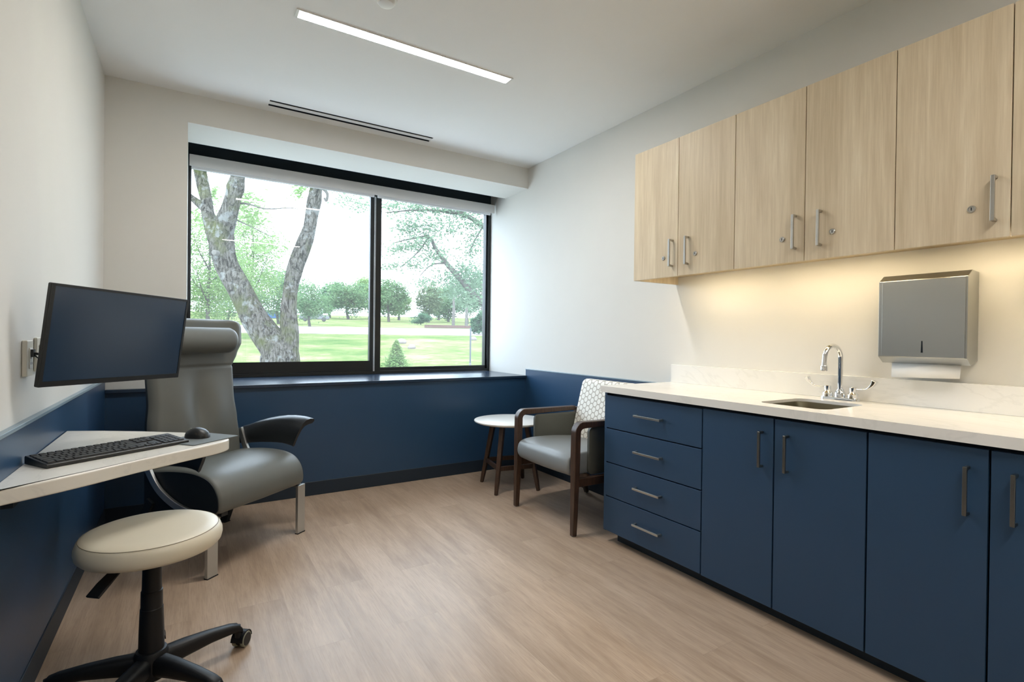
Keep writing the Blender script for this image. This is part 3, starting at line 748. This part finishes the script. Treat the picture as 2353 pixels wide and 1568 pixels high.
# back
wid = [(.40, .285), (.55, .285), (.66, .275), (.80, .260), (.96, .262), (1.04, .285), (1.12, .305), (1.21, .310), (1.243, .310)]
NZ, NX = 120, 44
def back_pt(i, j, front, shell=False):
    z = .40+(1.243-.40)*j/NZ; uu = -1+2*i/NX; wv = interp(z, wid)
    if z > 1.185: wv -= .050*(1-math.sqrt(max(0, 1-((z-1.185)/.058)**2)))
    x = uu*wv
    b0 = .408+.085*(z-.45)
    if front and not shell:
        bb = b0 - .012*math.exp(-((z-.62)/.14)**2)*(1-uu*uu)        # lumbar
        bb += .020*math.exp(-(x/.055)**2)*math.exp(-((z-.74)/.15)**2)  # hollow down the middle
        bb -= .016*math.exp(-((abs(x)-.11)/.075)**2)*math.exp(-((z-.74)/.17)**2)
        bb += .007*math.exp(-((z-.972)/.006)**2)                     # seam
        if z > .98: bb -= .040*abs(uu)**5*min(1, (z-.98)/.12)        # shoulders come forward
        bb += .030*max(0, abs(uu)-.90)/.10*1.0                       # rounded edge
        if z > 1.225: bb += .028*((z-1.225)/.018)**2
        return (x, bb, z)
    if shell: return (x*.985, b0+(.090-.035*max(0, abs(uu)-.9)/.1 if not front else .034), z-.004 if j == NZ else z)
    return (x, b0+.036, z)
K = (NX+1)*(NZ+1); ix = lambda f, i, j: f*K+j*(NX+1)+i
for shell in (False, True):
    vs = [back_pt(i, j, fr, shell) for fr in (True, False) for j in range(NZ+1) for i in range(NX+1)]
    fs = []
    for j in range(NZ):
        for i in range(NX):
            fs.append((ix(0, i, j), ix(0, i+1, j), ix(0, i+1, j+1), ix(0, i, j+1))); fs.append((ix(1, i, j), ix(1, i, j+1), ix(1, i+1, j+1), ix(1, i+1, j)))
        fs.append((ix(0, 0, j), ix(0, 0, j+1), ix(1, 0, j+1), ix(1, 0, j))); fs.append((ix(0, NX, j), ix(1, NX, j), ix(1, NX, j+1), ix(0, NX, j+1)))
    for i in range(NX):
        fs.append((ix(0, i, 0), ix(1, i, 0), ix(1, i+1, 0), ix(0, i+1, 0))); fs.append((ix(0, i, NZ), ix(0, i+1, NZ), ix(1, i+1, NZ), ix(1, i, NZ)))
    b = MB(); b.add(vs, fs); b.build('back_shell' if shell else 'backrest', M['vinyldark' if shell else 'vinyl'], rc, smooth=55)
# headrest roll
rings = []
for k in range(25):
    x = -.205+.410*k/24; e_ = abs(x)/.205
    s_ = (1-max(0, (e_-.84)/.16)**2.2)**.5 if e_ < 1 else .02
    s_ = max(s_, .12)
    rings.append([(x, .410+.062*s_*math.cos(a), 1.122+.072*s_*math.sin(a)*(1+.04*math.cos(a))) for a in [2*PI*q/28 for q in range(28)]])
MB().loft(rings).build('headrest', M['vinyl'], rc, smooth=60)
# arms
for sx in (-1, 1):
    def sec(bp, zt, sc):
        outer = [(.105, -.012, 0), (.100, .0, 0), (.070, .006, 0), (.040, .000, .004), (.018, -.018, .012), (.004, -.05, .025), (-.001, -.10, .05), (.001, -.148, .075), (.008, -.156, .078), (.018, -.150, .075), (.017, -.10, .05), (.022, -.055, .025), (.036, -.034, .012), (.060, -.026, .004), (.085, -.024, 0)]
        return [(sx*(.305+x_*sc), bp+sh_*max(0, 1-bp/.28)*.9, zt+z_*sc) for x_, z_, sh_ in outer]
    tab = [(-.005, .652, 1.0), (.012, .658, 1.0), (.05, .664, 1.0), (.10, .667, .99), (.16, .664, .97), (.22, .656, .93), (.29, .642, .86), (.36, .622, .78), (.42, .600, .70), (.47, .585, .62)]
    MB().loft([sec(*q) for q in tab if q[0] not in (.099,)]).build('armrest', M['blackarm'], rc, smooth=60)
    fp = spline([(sx*.302, .455, .585), (sx*.302, .435, .53), (sx*.302, .40, .455), (sx*.302, .33, .375), (sx*.302, .22, .315), (sx*.302, .09, .285), (sx*.302, .005, .278)], 5)
    MB().tube(fp, 1, flat=(.016, .034), upv=(0, 0, 1)).build('frame_bar', M['alu'], rc, bevel=.002)
    lg = MB().box((sx*.300-.029, -.009, .004), (sx*.300+.029, .009, .282)).build('leg', M['alu'], rc, bevel=.002)
    MB().box((sx*.300-.030, -.011, 0), (sx*.300+.030, .011, .005)).build('foot', M['vinyldark'], lg)
    lg = MB().tube([(sx*.290, .40, .32), (sx*.290, .50, .15), (sx*.290, .56, .004)], 1, flat=(.030, .045), upv=(0, 1, 0)).build('leg', M['vinyldark'], rc, bevel=.002)
    MB().box((sx*.290-.02, .535, 0), (sx*.290+.02, .585, .005)).build('foot', M['vinyldark'], lg)
MB().box((-.245, .0, .268), (-.205, .03, .292)).build('latch', M['vinyldark'], rc, bevel=.003)

# ------------------------------------------------------------------ guest chair (faces the left wall)
gc = thing('guest_chair', 'armchair with hexagon patterned back, slate seat and walnut frame beside the cabinets', 'chair', (2.22, 2.665, 0))
Y0, Y1 = 2.352, 2.972
prof = spline([(2.42, .352, 0), (2.10, .345, 0), (1.94, .342, 0), (1.905, .35, 0), (1.887, .375, 0), (1.884, .41, 0), (1.895, .445, 0), (1.925, .466, 0), (2.0, .476, 0), (2.15, .474, 0), (2.30, .462, 0), (2.42, .452, 0)], 4)
rings = []
for yy, ins in ((2.386, .010), (2.390, .003), (2.400, 0), (2.52, -.003), (2.66, -.004), (2.80, -.003), (2.926, 0), (2.936, .003), (2.940, .010)):
    c_ = Vector((2.15, .41))
    rings.append([(c_.x+(p.x-c_.x)*(1-ins/.25), yy, c_.y+(p.y-c_.y)*(1-ins/.06)) for p in prof])
MB().loft(rings).build('seat', M['vinylchair'], gc, True, smooth=60)
# back
rings = []
for k in range(49):
    t_ = k/48; z = .44+(.862-.44)*t_; xc = 2.365+.105*t_
    hw = (.280 - .004*t_) - (.016*max(0, (t_-.93)/.07)**2); th = .034 - .012*max(0, (t_-.93)/.07)**2
    cv = .014*math.sin(PI*t_)
    ring = []
    for q in rrect(0, 0, 2*th, 2*hw, .022, 4):
        ring.append((xc+q[0]-cv*(1-(q[1]/hw)**2)+ .010*(q[1]/hw)**2, 2.664+q[1], z))
    rings.append(ring)
MB().loft(rings).build('backrest', M['hex'], gc, True, smooth=55)
for sg, yy in ((1, Y1), (-1, Y0)):
    yi = yy-sg*.010
    pts = rrect(2.215, .482, .37, .285, .03, 5)
    ii = yi-sg*.026
    MB().loft([[(2.215+(x-2.215)*k, y_, .482+(z-.482)*k) for x, z in pts] for y_, k in ((min(yi, ii), .95), (min(yi, ii)+.004, 1), (max(yi, ii)-.004, 1), (max(yi, ii), .95))]).build('side_panel', M['panelvinyl'], gc, True, smooth=40)
    # front leg bends over into the arm
    leg = [(1.905, .004), (1.908, .12), (1.912, .30), (1.914, .46), (1.916, .59)]
    bend = [(1.916+.045-.045*math.cos(a), .603+.045*math.sin(a)) for a in [PI/2*k/14 for k in range(0, 15)]]
    path = [(x, yy, z) for x, z in leg+bend]
    n = len(path); fl = [(.030+.016*min(1, i/3), .030+.010*min(1, i/3)) for i in range(n)]
    lg = MB().tube(path, 1, flat=fl, upv=(1, 0, 0)).build('leg', M['walnut'], gc, True, bevel=.006, seg=3)
    MB().lathe([(.011, 0), (.011, .005)], (1.905, yy, 0), 16).build('glide', M['alu'], lg, True)
    MB().tube([(1.955, yy, .648), (2.10, yy, .648), (2.25, yy, .648), (2.40, yy, .648)], 1, flat=[(.046, .040), (.050, .036), (.050, .034), (.046, .032)], upv=(0, 0, 1)).build('armrest', M['walnut'], gc, True, bevel=.007, seg=3)
    lg = MB().tube([(2.425, yy, .655), (2.425, yy, .40), (2.45, yy, .26), (2.53, yy, .006)], 1, flat=[(.036, .034), (.040, .040), (.040, .040), (.030, .028)], upv=(1, 0, 0)).build('leg', M['walnut'], gc, True, bevel=.006, seg=3)
    MB().lathe([(.010, 0), (.010, .007)], (2.53, yy, 0), 16).build('glide', M['alu'], lg, True)
    MB().box((1.93, yy-.016, .285), (2.43, yy+.016, .335)).build('side_rail', M['walnut'], gc, True, bevel=.005)
MB().box((2.02, Y0+.02, .296), (2.045, Y1-.02, .343)).build('front_rail', M['walnut'], gc, True, bevel=.004)
MB().box((2.42, Y0+.02, .300), (2.445, Y1-.02, .345)).build('rear_rail', M['walnut'], gc, True, bevel=.004)

# ------------------------------------------------------------------ side table
tb = thing('side_table', 'round white side table with walnut legs in the corner by the armchair', 'table', (2.117, 3.405, 0))
MB().lathe([(.0005, .500), (.262, .500), (.277, .507), (.280, .512), (.279, .518), (.276, .520), (.0005, .520)], seg=72).build('tabletop', M['tabletop'], tb, smooth=40)
feet = [(1.985, 3.612), (1.907, 3.251), (2.244, 3.194), (2.332, 3.545)]
cx, cy = 2.117, 3.405
lp = []
for fx_, fy_ in feet:
    a = Vector((fx_-cx, fy_-cy, 0)); tpv = a*.58; lp.append((tpv+Vector((0, 0, .50)), a))
    MB().tube([(a.x, a.y, .0), (a.x*.86+tpv.x*.14, a.y*.86+tpv.y*.14, .07), (tpv.x, tpv.y, .50)], 1, flat=[(.024, .024), (.029, .029), (.038, .038)], upv=tuple(a)).build('leg', M['walnut'], tb, bevel=.005, seg=3)
for i in range(4):
    p = lp[i][1].lerp(lp[i][0]-Vector((0, 0, .50)), .36); q = lp[(i+1) % 4][1].lerp(lp[(i+1) % 4][0]-Vector((0, 0, .50)), .36)
    MB().tube([(p.x, p.y, .185), (q.x, q.y, .185)], 1, flat=(.018, .034), upv=(0, 0, 1)).build('stretcher', M['walnut'], tb, bevel=.003)

# ------------------------------------------------------------------ outside
def azim(u): return YAW+math.atan((u-1176.5)/FPX)
TER = [(0, -.45), (8, -.40), (11, .05), (14, .36), (22, .86), (30, 1.26), (36, 1.72), (60, 2.44), (90, 3.45), (130, 5.43), (300, 12.3)]
def hgt(rho):
    for (a, va), (b_, vb) in zip(TER, TER[1:]):
        if rho <= b_: return va+(vb-va)*(rho-a)/(b_-a)
    return TER[-1][1]
def ground(u, rho, dz=0):
    a = azim(u); return Vector((rho*math.sin(a), rho*math.cos(a), hgt(rho)+dz))
def at(u, v, dep):
    d = fwd+rt*((u-1176.5)/FPX)-up*((v-784)/FPX); return Vector((0, 0, CZ))+d*dep
def sheet(rhos, a0, a1, na, dz, name, mat, label, wob=0):
    vs, fs = [], []
    for r in rhos:
        for k in range(na+1):
            a = a0+(a1-a0)*k/na
            rr = r+wob*math.sin(a*9)
            vs.append((rr*math.sin(a), rr*math.cos(a), hgt(rr)+dz))
    for j in range(len(rhos)-1):
        for k in range(na): fs.append((j*(na+1)+k, j*(na+1)+k+1, (j+1)*(na+1)+k+1, (j+1)*(na+1)+k))
    b = MB(); b.add(vs, fs); o = b.build(name, mat, smooth=80)
    struct(o, label); return o
A0, A1 = azim(200), azim(1600)
sheet([4.9, 6, 8, 11, 14, 18, 22, 26, 30, 33, 36, 48, 60, 75, 90, 110, 130, 200, 300], A0-.3, A1+.3, 60, 0, 'lawn', M['grass'], 'sloping green lawn outside the window')
sheet([29.6, 30, 33, 36], A0-.3, A1+.3, 60, .010, 'road', M['road'], 'pale road crossing the lawn')
sheet([39.0, 48, 60, 66], azim(975), azim(1150), 12, .014, 'mulch_bed', M['mulch'], 'brown mulch bed beyond the road')
sheet([13.0, 13.4, 13.75], azim(930), azim(1160), 10, .012, 'path', M['concrete'], 'pale path below the window')

struct(MB().box((-14, YG+.2, -.45), (20, 9.0, -.28)).build('daylight_reflector', M['bounce']), 'unseen pale slab added below the window to bounce daylight inside')  # out of view, added to bounce daylight up to soffit and ceiling

def leaves(b, c, rad, n, size, rg, clumps=0, spread=.28, flat=.5):
    """leaf quads gathered in clumps inside an ellipsoid"""
    cs = []
    for k in range(max(1, clumps)):
        while True:
            p = Vector((rg.uniform(-1, 1), rg.uniform(-1, 1), rg.uniform(-1, 1)))
            if .25 < p.length < 1: break
        cs.append(p)
    vs, fs = [], []
    for k in range(n):
        if clumps:
            p = cs[rg.randrange(len(cs))]+Vector((rg.gauss(0, spread), rg.gauss(0, spread), rg.gauss(0, spread*.7)))
        else:
            p = Vector((rg.gauss(0, .5), rg.gauss(0, .5), rg.gauss(0, .5)))
        q = Vector(c)+Vector((p.x*rad[0], p.y*rad[1], p.z*rad[2]))
        s_ = size*rg.uniform(.6, 1.25)
        d = Vector((rg.gauss(0, 1), rg.gauss(0, 1), rg.gauss(0, flat))).normalized()
        e_ = d.cross(Vector((rg.gauss(0, 1), rg.gauss(0, 1), rg.gauss(0, 1)))).normalized()*.32
        i = len(vs)
        vs += [q-d*s_*.5, q+e_*s_*.6, q+d*s_*.5, q-e_*s_*.6]
        fs.append((i, i+1, i+2, i+3))
    b.add(vs, fs)
def lbuild(b, name, mat, parent=None, **kw):
    me = bpy.data.meshes.new(name); b.bm.to_mesh(me); b.bm.free(); me.materials.append(mat)
    o = bpy.data.objects.new(name, me); C.objects.link(o)
    if parent is not None:
        o.parent = parent; me.transform(WM[parent.name].inverted())
    return o
def tree(u, rho, vtop, wpx, mat, label, seed, n=7500, leaf=6.2, trunk=3.4, low=.10, clumps=40, name='tree', grp='trees beyond the lawn'):
    rg = random.Random(seed); g = ground(u, rho); dep = rho*math.cos(math.atan((u-1176.5)/FPX))
    vbase = 784-FPX*((g-Vector((0, 0, CZ))).dot(up))/dep
    Ht = (vbase-vtop)*dep/FPX; Rw = wpx*dep/FPX/2
    t = thing(name, label, 'tree', tuple(g), group=grp)
    leaf *= dep/FPX; trunk *= dep/FPX
    cz_ = g.z+Ht*(1+low)/2
    b = MB(); pts = [(g.x, g.y, g.z-.1), (g.x+rg.uniform(-.1, .1)*Rw, g.y, g.z+Ht*.3), (g.x+rg.uniform(-.2, .2)*Rw, g.y, g.z+Ht*.6), (g.x, g.y, g.z+Ht*.85)]
    b.tube(spline(pts, 4), [trunk*(1-.8*i/12) for i in range(13)], 8)
    for k in range(7):
        a = rg.uniform(0, 2*PI); z0 = g.z+Ht*rg.uniform(.25, .6); rr = Rw*rg.uniform(.5, .85)
        b.tube([(g.x, g.y, z0), (g.x+rr*.5*math.cos(a), g.y+rr*.5*math.sin(a), z0+Ht*.10), (g.x+rr*math.cos(a), g.y+rr*math.sin(a), z0+Ht*.26)], [trunk*.4, trunk*.25, trunk*.08], 6)
    b.build('trunk', M['twig'], t, True, smooth=80)
    b = MB(); leaves(b, (g.x, g.y, cz_), (Rw*.86, Rw*.86, Ht*(1-low)/2*.86), n, leaf, rg, clumps, .22)
    lbuild(b, 'foliage', mat, t)
# far group across the road
tree(800, 112, 641, 112, M['leaf_mid'], 'full round green tree beyond the road, left one of the two by the window mullion', 1)
tree(848, 128, 636, 96, M['leaf_fresh'], 'tall bright green tree beyond the road just left of the mullion', 2)
tree(757, 124, 655, 62, M['leaf_dark'], 'darker narrow tree between the big trunk and the round green tree', 3, n=4500)
tree(893, 96, 640, 84, M['leaf_mid'], 'green tree beyond the road just right of the mullion', 4)
tree(916, 114, 672, 58, M['leaf_fresh'], 'smaller bright green tree at the right end of the far row', 5, n=5000)
tree(984, 96, 645, 60, M['leaf_yellow'], 'yellowish tree behind the round bush', 6, n=5500)
tree(1030, 104, 655, 78, M['leaf_mid'], 'green tree beyond the mulch bed between two pale trunks', 7)
tree(1074, 88, 608, 92, M['leaf_grey'], 'tall grey green tree at the right side of the view', 8)
tree(1008, 124, 662, 60, M['leaf_grey'], 'hazy grey green tree behind the yellowish one', 9, n=4500)
# near left group
tree(478, 23, 470, 190, M['leaf_fresh'], 'pale green tree at the left edge of the window', 11, n=17000, leaf=6.5, low=.08, clumps=90, trunk=5)
tree(575, 29, 452, 170, M['leaf_fresh'], 'tall airy pale green tree between the forked limbs', 12, n=12000, leaf=6, low=.16, clumps=70, trunk=4)
tree(640, 48, 610, 170, M['leaf_mid'], 'broad green tree behind the right limb of the big tree', 13, n=14000, leaf=5.5, low=.02, clumps=70)
tree(712, 36, 652, 92, M['leaf_mid'], 'low green tree left of the white car', 14, n=8000, leaf=5.5, low=.0, clumps=40)
tree(520, 62, 600, 170, M['leaf_mid'], 'green tree behind the left limb of the big tree', 15, n=12000, leaf=5.5, low=.0, clumps=60)
def bush(u, rho, wpx, hpx, mat, label, seed, n, leaf, name='bush', cone=False):
    rg = random.Random(seed); g = ground(u, rho); dep = rho*math.cos(math.atan((u-1176.5)/FPX))
    Rw = wpx*dep/FPX/2; Ht = hpx*dep/FPX
    t = thing(name, label, 'bush' if not cone else 'young tree', tuple(g))
    b = MB(); b.tube([(g.x, g.y, g.z-.1), (g.x, g.y, g.z+Ht*.7)], [.05 if not cone else .02, .01], 6)
    b.build('stem', M['twig'], t, True)
    b = MB()
    if cone:
        for k in range(14):
            f_ = k/13; leaves(b, (g.x, g.y, g.z+Ht*(.08+.86*f_)), (Rw*(1-f_*.88)*.75, Rw*(1-f_*.88)*.75, Ht*.07), int(n/9*(1-f_*.75)), leaf, rg)
    else: leaves(b, (g.x, g.y, g.z+Ht*.5), (Rw*.8, Rw*.8, Ht*.42), n, leaf, rg, 24, .25)
    lbuild(b, 'foliage', mat, t); return t
bush(967, 64, 48, 29, M['leaf_dark'], 'round dark green bush beyond the road', 21, 3500, .22)
bush(1100, 31, 36, 52, M['leaf_dark'], 'dark bush at the right edge of the window view', 22, 3500, .22)
bush(911, 12.5, 84, 82, M['leaf_fresh'], 'small bright green conifer just outside the right pane', 23, 5200, .085, 'young_conifer', True)
def rock(u, rho, w_, h_, label, seed):
    rg = random.Random(seed); g = ground(u, rho)
    dep = rho*.97; r = w_*dep/FPX/2
    b = MB(); b.sphere((0, 0, 0), r, 14, 9, (1, .8, h_/w_))
    for v_ in b.bm.verts: v_.co *= 1+.22*noise.noise(v_.co/r*1.4+Vector((seed, 0, 0)))
    b.bm.transform(Matrix.Translation(g+Vector((0, 0, r*h_/w_*.5))))
    tag(b.build('boulder', M['rock'], smooth=50), label, 'rock', 'boulders on the lawn')
rock(922, 22, 24, 16, 'pale boulder on the lawn left of the small conifer tip', 1)
rock(946, 19.5, 18, 14, 'pale boulder on the lawn right of the other one', 2)
rock(1088, 25, 16, 12, 'small pale boulder on the lawn by the grey post', 3)
g = ground(1081, 13.6); t = thing('lawn_post', 'thin grey post with pale base standing on the lawn', 'post', tuple(g))
MB().tube([(g.x, g.y, g.z), (g.x, g.y, g.z+1.08)], .022, 10).build('pole', M['post'], t, True)
MB().lathe([(.06, 0), (.06, .05), (.035, .06), (.03, .16)], tuple(g), 14).build('base', M['concrete'], t, True)
for u, rho, vt, lb in ((1041, 62, 655, 'pale bare trunk standing on the mulch, left one'), (1071, 60, 690, 'pale bare trunk standing on the mulch, middle one'), (1107, 58, 640, 'pale bare trunk at the right end of the mulch bed')):
    g = ground(u, rho); dep = rho*.97
    tag(MB().tube([g-Vector((0, 0, .1)), g+Vector((.05, 0, 2)), g+Vector((0, 0, (746-vt)*dep/FPX))], [.19, .17, .12], 10).build('bare_trunk', M['palepole'], smooth=60), lb, 'tree trunk', 'bare trunks on the mulch')

def car(u, rho, heading, mat, label):
    g = ground(u, rho); t = thing('car', label, 'car', (g.x, g.y, g.z+.03), heading, group='parked cars')
    side = [(-2.2, .32), (-2.2, .62), (-2.12, .86), (-1.75, .93), (-1.2, 1.40), (-.9, 1.46), (.35, 1.46), (.75, 1.38), (1.35, .96), (2.0, .86), (2.2, .68), (2.2, .32)]
    MB().prism(side, (-.86, .86), 'y').build('body', mat, t, bevel=.07, seg=3)
    gl = [(-1.55, .98), (-1.12, 1.36), (-.9, 1.40), (.33, 1.40), (.68, 1.33), (1.15, .98)]
    MB().prism(gl, (-.875, .875), 'y').build('window', M['carglass'], t)
    for x in (-1.38, 1.38):
        for y in (-.80, .80):
            MB().lathe([(.0005, -.11), (.22, -.11), (.33, -.09), (.33, .09), (.22, .11), (.0005, .11)], (x, y, .33), 24, Matrix.Rotation(PI/2, 4, 'X')).build('wheel', M['tyre'], t)
hd = -azim(740)
car(722, 86, hd, M['carwhite'], 'pale car parked beyond the road, partly behind foliage')
car(624, 80, hd, M['carblue'], 'blue car glimpsed between the two limbs of the big tree')

# big forked tree just outside
bt = thing('forked_tree', 'big mossy tree with forked trunk close outside the left pane', 'tree', tuple(at(655, 1010, 6.4)))
def jitf(p, a, i):
    q = Vector((p.x*1.6, p.y*1.6, p.z*1.1)); d = Vector((math.cos(a), math.sin(a), 0))
    return 1+.16*noise.noise(q*1.3+d*.9)+.07*noise.noise(q*3.7+d*2.4)
def limb(b, pts, n=9, seg=20):
    P = [at(u, v, d) for u, v, w_, d in pts]; sp = spline(P, n)
    R_ = []
    for i in range(len(pts)-1):
        for k in range(n): R_.append((pts[i][2]+(pts[i+1][2]-pts[i][2])*k/n)/2*(pts[i][3]+(pts[i+1][3]-pts[i][3])*k/n)/FPX)
    R_.append(pts[-1][2]/2*pts[-1][3]/FPX)
    b.tube(sp, R_, seg, True, jitf)
b = MB(); limb(b, [(660, 1080, 118, 6.4), (652, 930, 100, 6.4), (644, 835, 88, 6.4), (637, 800, 80, 6.4), (612, 770, 64, 6.35), (588, 735, 57, 6.3), (568, 700, 53, 6.25), (550, 665, 54, 6.2), (530, 630, 53, 6.2), (518, 600, 52, 6.2), (511, 565, 51, 6.2), (509, 530, 48, 6.2)])
limb(b, [(508, 548, 46, 6.2), (519, 510, 42, 6.15), (529, 480, 35, 6.1), (536, 452, 33, 6.1), (541, 432, 38, 6.1), (547, 405, 29, 6.1), (552, 360, 27, 6.1), (560, 260, 24, 6.1)])
limb(b, [(500, 552, 40, 6.2), (488, 518, 34, 6.25), (478, 490, 27, 6.3), (474, 460, 25, 6.35), (466, 425, 26, 6.4), (460, 395, 26, 6.4), (452, 340, 24, 6.4), (440, 250, 20, 6.4)])
limb(b, [(474, 480, 22, 6.3), (455, 466, 16, 6.4), (437, 452, 13, 6.5), (400, 425, 11, 6.6)])
limb(b, [(648, 850, 70, 6.4), (660, 800, 48, 6.4), (665, 768, 40, 6.4), (664, 735, 37, 6.4), (664, 705, 36, 6.4), (667, 675, 33, 6.4), (672, 645, 33, 6.4), (679, 615, 35, 6.45), (689, 585, 36, 6.5), (703, 553, 34, 6.5), (712, 523, 28, 6.5), (717, 492, 29, 6.5), (722, 462, 31, 6.5), (726, 431, 26, 6.5), (735, 340, 25, 6.5), (745, 250, 22, 6.5)])
b.build('trunk', M['bark'], bt, True, smooth=80)
b = MB()
for u, v, r, d in ((495, 581, 6.5, 6.03),):
    b.lathe([(.0005, .035), (r*.45*d/FPX, .035), (r*.9*d/FPX, .03), (r*1.05*d/FPX, -.06)], tuple(at(u, v, d)), 16, Matrix(((rt.x, up.x, -fwd.x, 0), (rt.y, up.y, -fwd.y, 0), (rt.z, up.z, -fwd.z, 0), (0, 0, 0, 1))))
b.build('knot', M['palepole'], bt, True)
def twigpath(b, pts, r0, r1, d):
    sp = spline([at(u, v, d) for u, v in pts], 5); n = len(sp)
    b.tube(sp, [r0+(r1-r0)*i/(n-1) for i in range(n)], 7)
b = MB(); rg = random.Random(31)
twigpath(b, [(525, 470), (565, 468), (610, 480), (665, 478), (690, 482)], .014, .003, 6.2)
twigpath(b, [(530, 500), (575, 520), (625, 545)], .010, .003, 6.2)
twigpath(b, [(740, 432), (752, 445), (750, 462), (745, 455)], .022, .012, 6.4)
b.build('branch', M['twig'], bt, True)
b = MB()
for u, v, ru, rv, n in ((575, 475, 30, 26, 90), (585, 505, 26, 20, 60), (562, 458, 16, 14, 40), (690, 438, 14, 10, 40), (610, 565, 40, 18, 60), (455, 505, 20, 25, 50), (492, 448, 12, 16, 30)):
    c = at(u, v, 6.6); leaves(b, c, (ru*6.6/FPX, .4, rv*6.6/FPX), n*2, .075, rg)
lbuild(b, 'foliage', M['leaf_fresh'], bt)

# branches hanging in from the right
ot = thing('overhanging_tree', 'tree reaching leafy branches across the top of the right pane', 'tree', tuple(ground(1290, 10.5)))
b = MB(); D = 9.5
g = ground(1290, 10.5)
b.tube(spline([g-Vector((0, 0, .2)), g+Vector((0, 0, 2.2)), at(1250, 420, 10.2), at(1255, 250, 10.2)], 6), [.22-.006*i for i in range(19)], 12)
b.build('trunk', M['bark'], ot, True, smooth=80)
b = MB()
twigpath(b, [(1250, 600), (1150, 545), (1110, 520), (1075, 498), (1030, 487), (960, 483), (885, 489)], .075, .008, D)
twigpath(b, [(1252, 740), (1150, 715), (1100, 690), (1060, 645), (1025, 605), (1000, 570), (985, 545), (940, 550), (900, 560)], .085, .006, D)
twigpath(b, [(1075, 498), (1040, 475), (1000, 462), (950, 466)], .03, .006, D)
twigpath(b, [(1025, 605), (990, 610), (960, 640)], .02, .005, D)
twigpath(b, [(985, 545), (960, 580), (920, 615)], .02, .005, D)
twigpath(b, [(1110, 520), (1090, 555), (1075, 590)], .02, .005, D)
b.build('branch', M['twig'], ot, True, smooth=80)
b = MB(); rg = random.Random(32)
for u, v, ru, rv, n in ((905, 475, 26, 16, 70), (960, 478, 36, 16, 110), (1015, 480, 36, 16, 120), (1060, 492, 34, 20, 110), (1095, 478, 20, 16, 50), (935, 520, 30, 26, 130), (985, 525, 34, 26, 150), (965, 560, 34, 20, 130), (920, 572, 30, 14, 80), (1000, 585, 30, 22, 110), (950, 610, 30, 14, 70), (900, 612, 22, 8, 40), (1035, 530, 26, 18, 60), (1092, 545, 18, 34, 100), (1085, 580, 14, 22, 60), (1020, 640, 30, 22, 80), (1060, 620, 30, 26, 100), (970, 650, 16, 14, 40), (1050, 670, 36, 24, 110), (1095, 640, 22, 34, 120), (1085, 690, 30, 24, 100), (800, 458, 34, 12, 50), (832, 475, 22, 14, 40), (1090, 515, 24, 16, 50)):
    c = at(u, v, D); leaves(b, c, (ru*D/FPX, .5, rv*D/FPX), int(n*4), .072, rg)
lbuild(b, 'foliage', M['leaf_grey'], ot)

# ------------------------------------------------------------------ light
wd = bpy.data.worlds.new('world'); bpy.context.scene.world = wd; wd.use_nodes = True
nt = wd.node_tree; nt.nodes.clear()
o_ = nt.nodes.new('ShaderNodeOutputWorld'); bg = nt.nodes.new('ShaderNodeBackground')
bg.inputs[0].default_value = (.70, .83, 1.0, 1); bg.inputs[1].default_value = 4.2
nt.links.new(bg.outputs[0], o_.inputs[0])
sd = bpy.data.lights.new('sun', 'SUN'); sd.energy = 1.5; sd.angle = math.radians(25); sd.color = (1, .97, .9)
so = bpy.data.objects.new('sun', sd); C.objects.link(so)
so.rotation_euler = Vector((.35, .62, -.75)).to_track_quat('-Z', 'Y').to_euler()
# daylight portal in the window opening helps the sky find the room
pd_ = bpy.data.lights.new('window_portal', 'AREA'); pd_.shape = 'RECTANGLE'; pd_.size = 2.62; pd_.size_y = 1.62
pd_.cycles.is_portal = True
po = bpy.data.objects.new('window_portal', pd_); C.objects.link(po)
po.location = (1.29, YG+.10, 1.64); po.rotation_euler = (math.radians(-90), 0, 0)

sc = bpy.context.scene
sc.view_settings.view_transform = 'Standard'; sc.view_settings.look = 'None'
sc.view_settings.exposure = 1.2; sc.view_settings.gamma = 1.0
sc.view_settings.use_curve_mapping = False
try:
    sc.cycles.use_denoising = True
    sc.cycles.max_bounces = 10; sc.cycles.diffuse_bounces = 6; sc.cycles.glossy_bounces = 5; sc.cycles.transparent_max_bounces = 12
    sc.cycles.sample_clamp_indirect = 8.0
    sc.cycles.caustics_reflective = False; sc.cycles.caustics_refractive = False
except Exception: pass
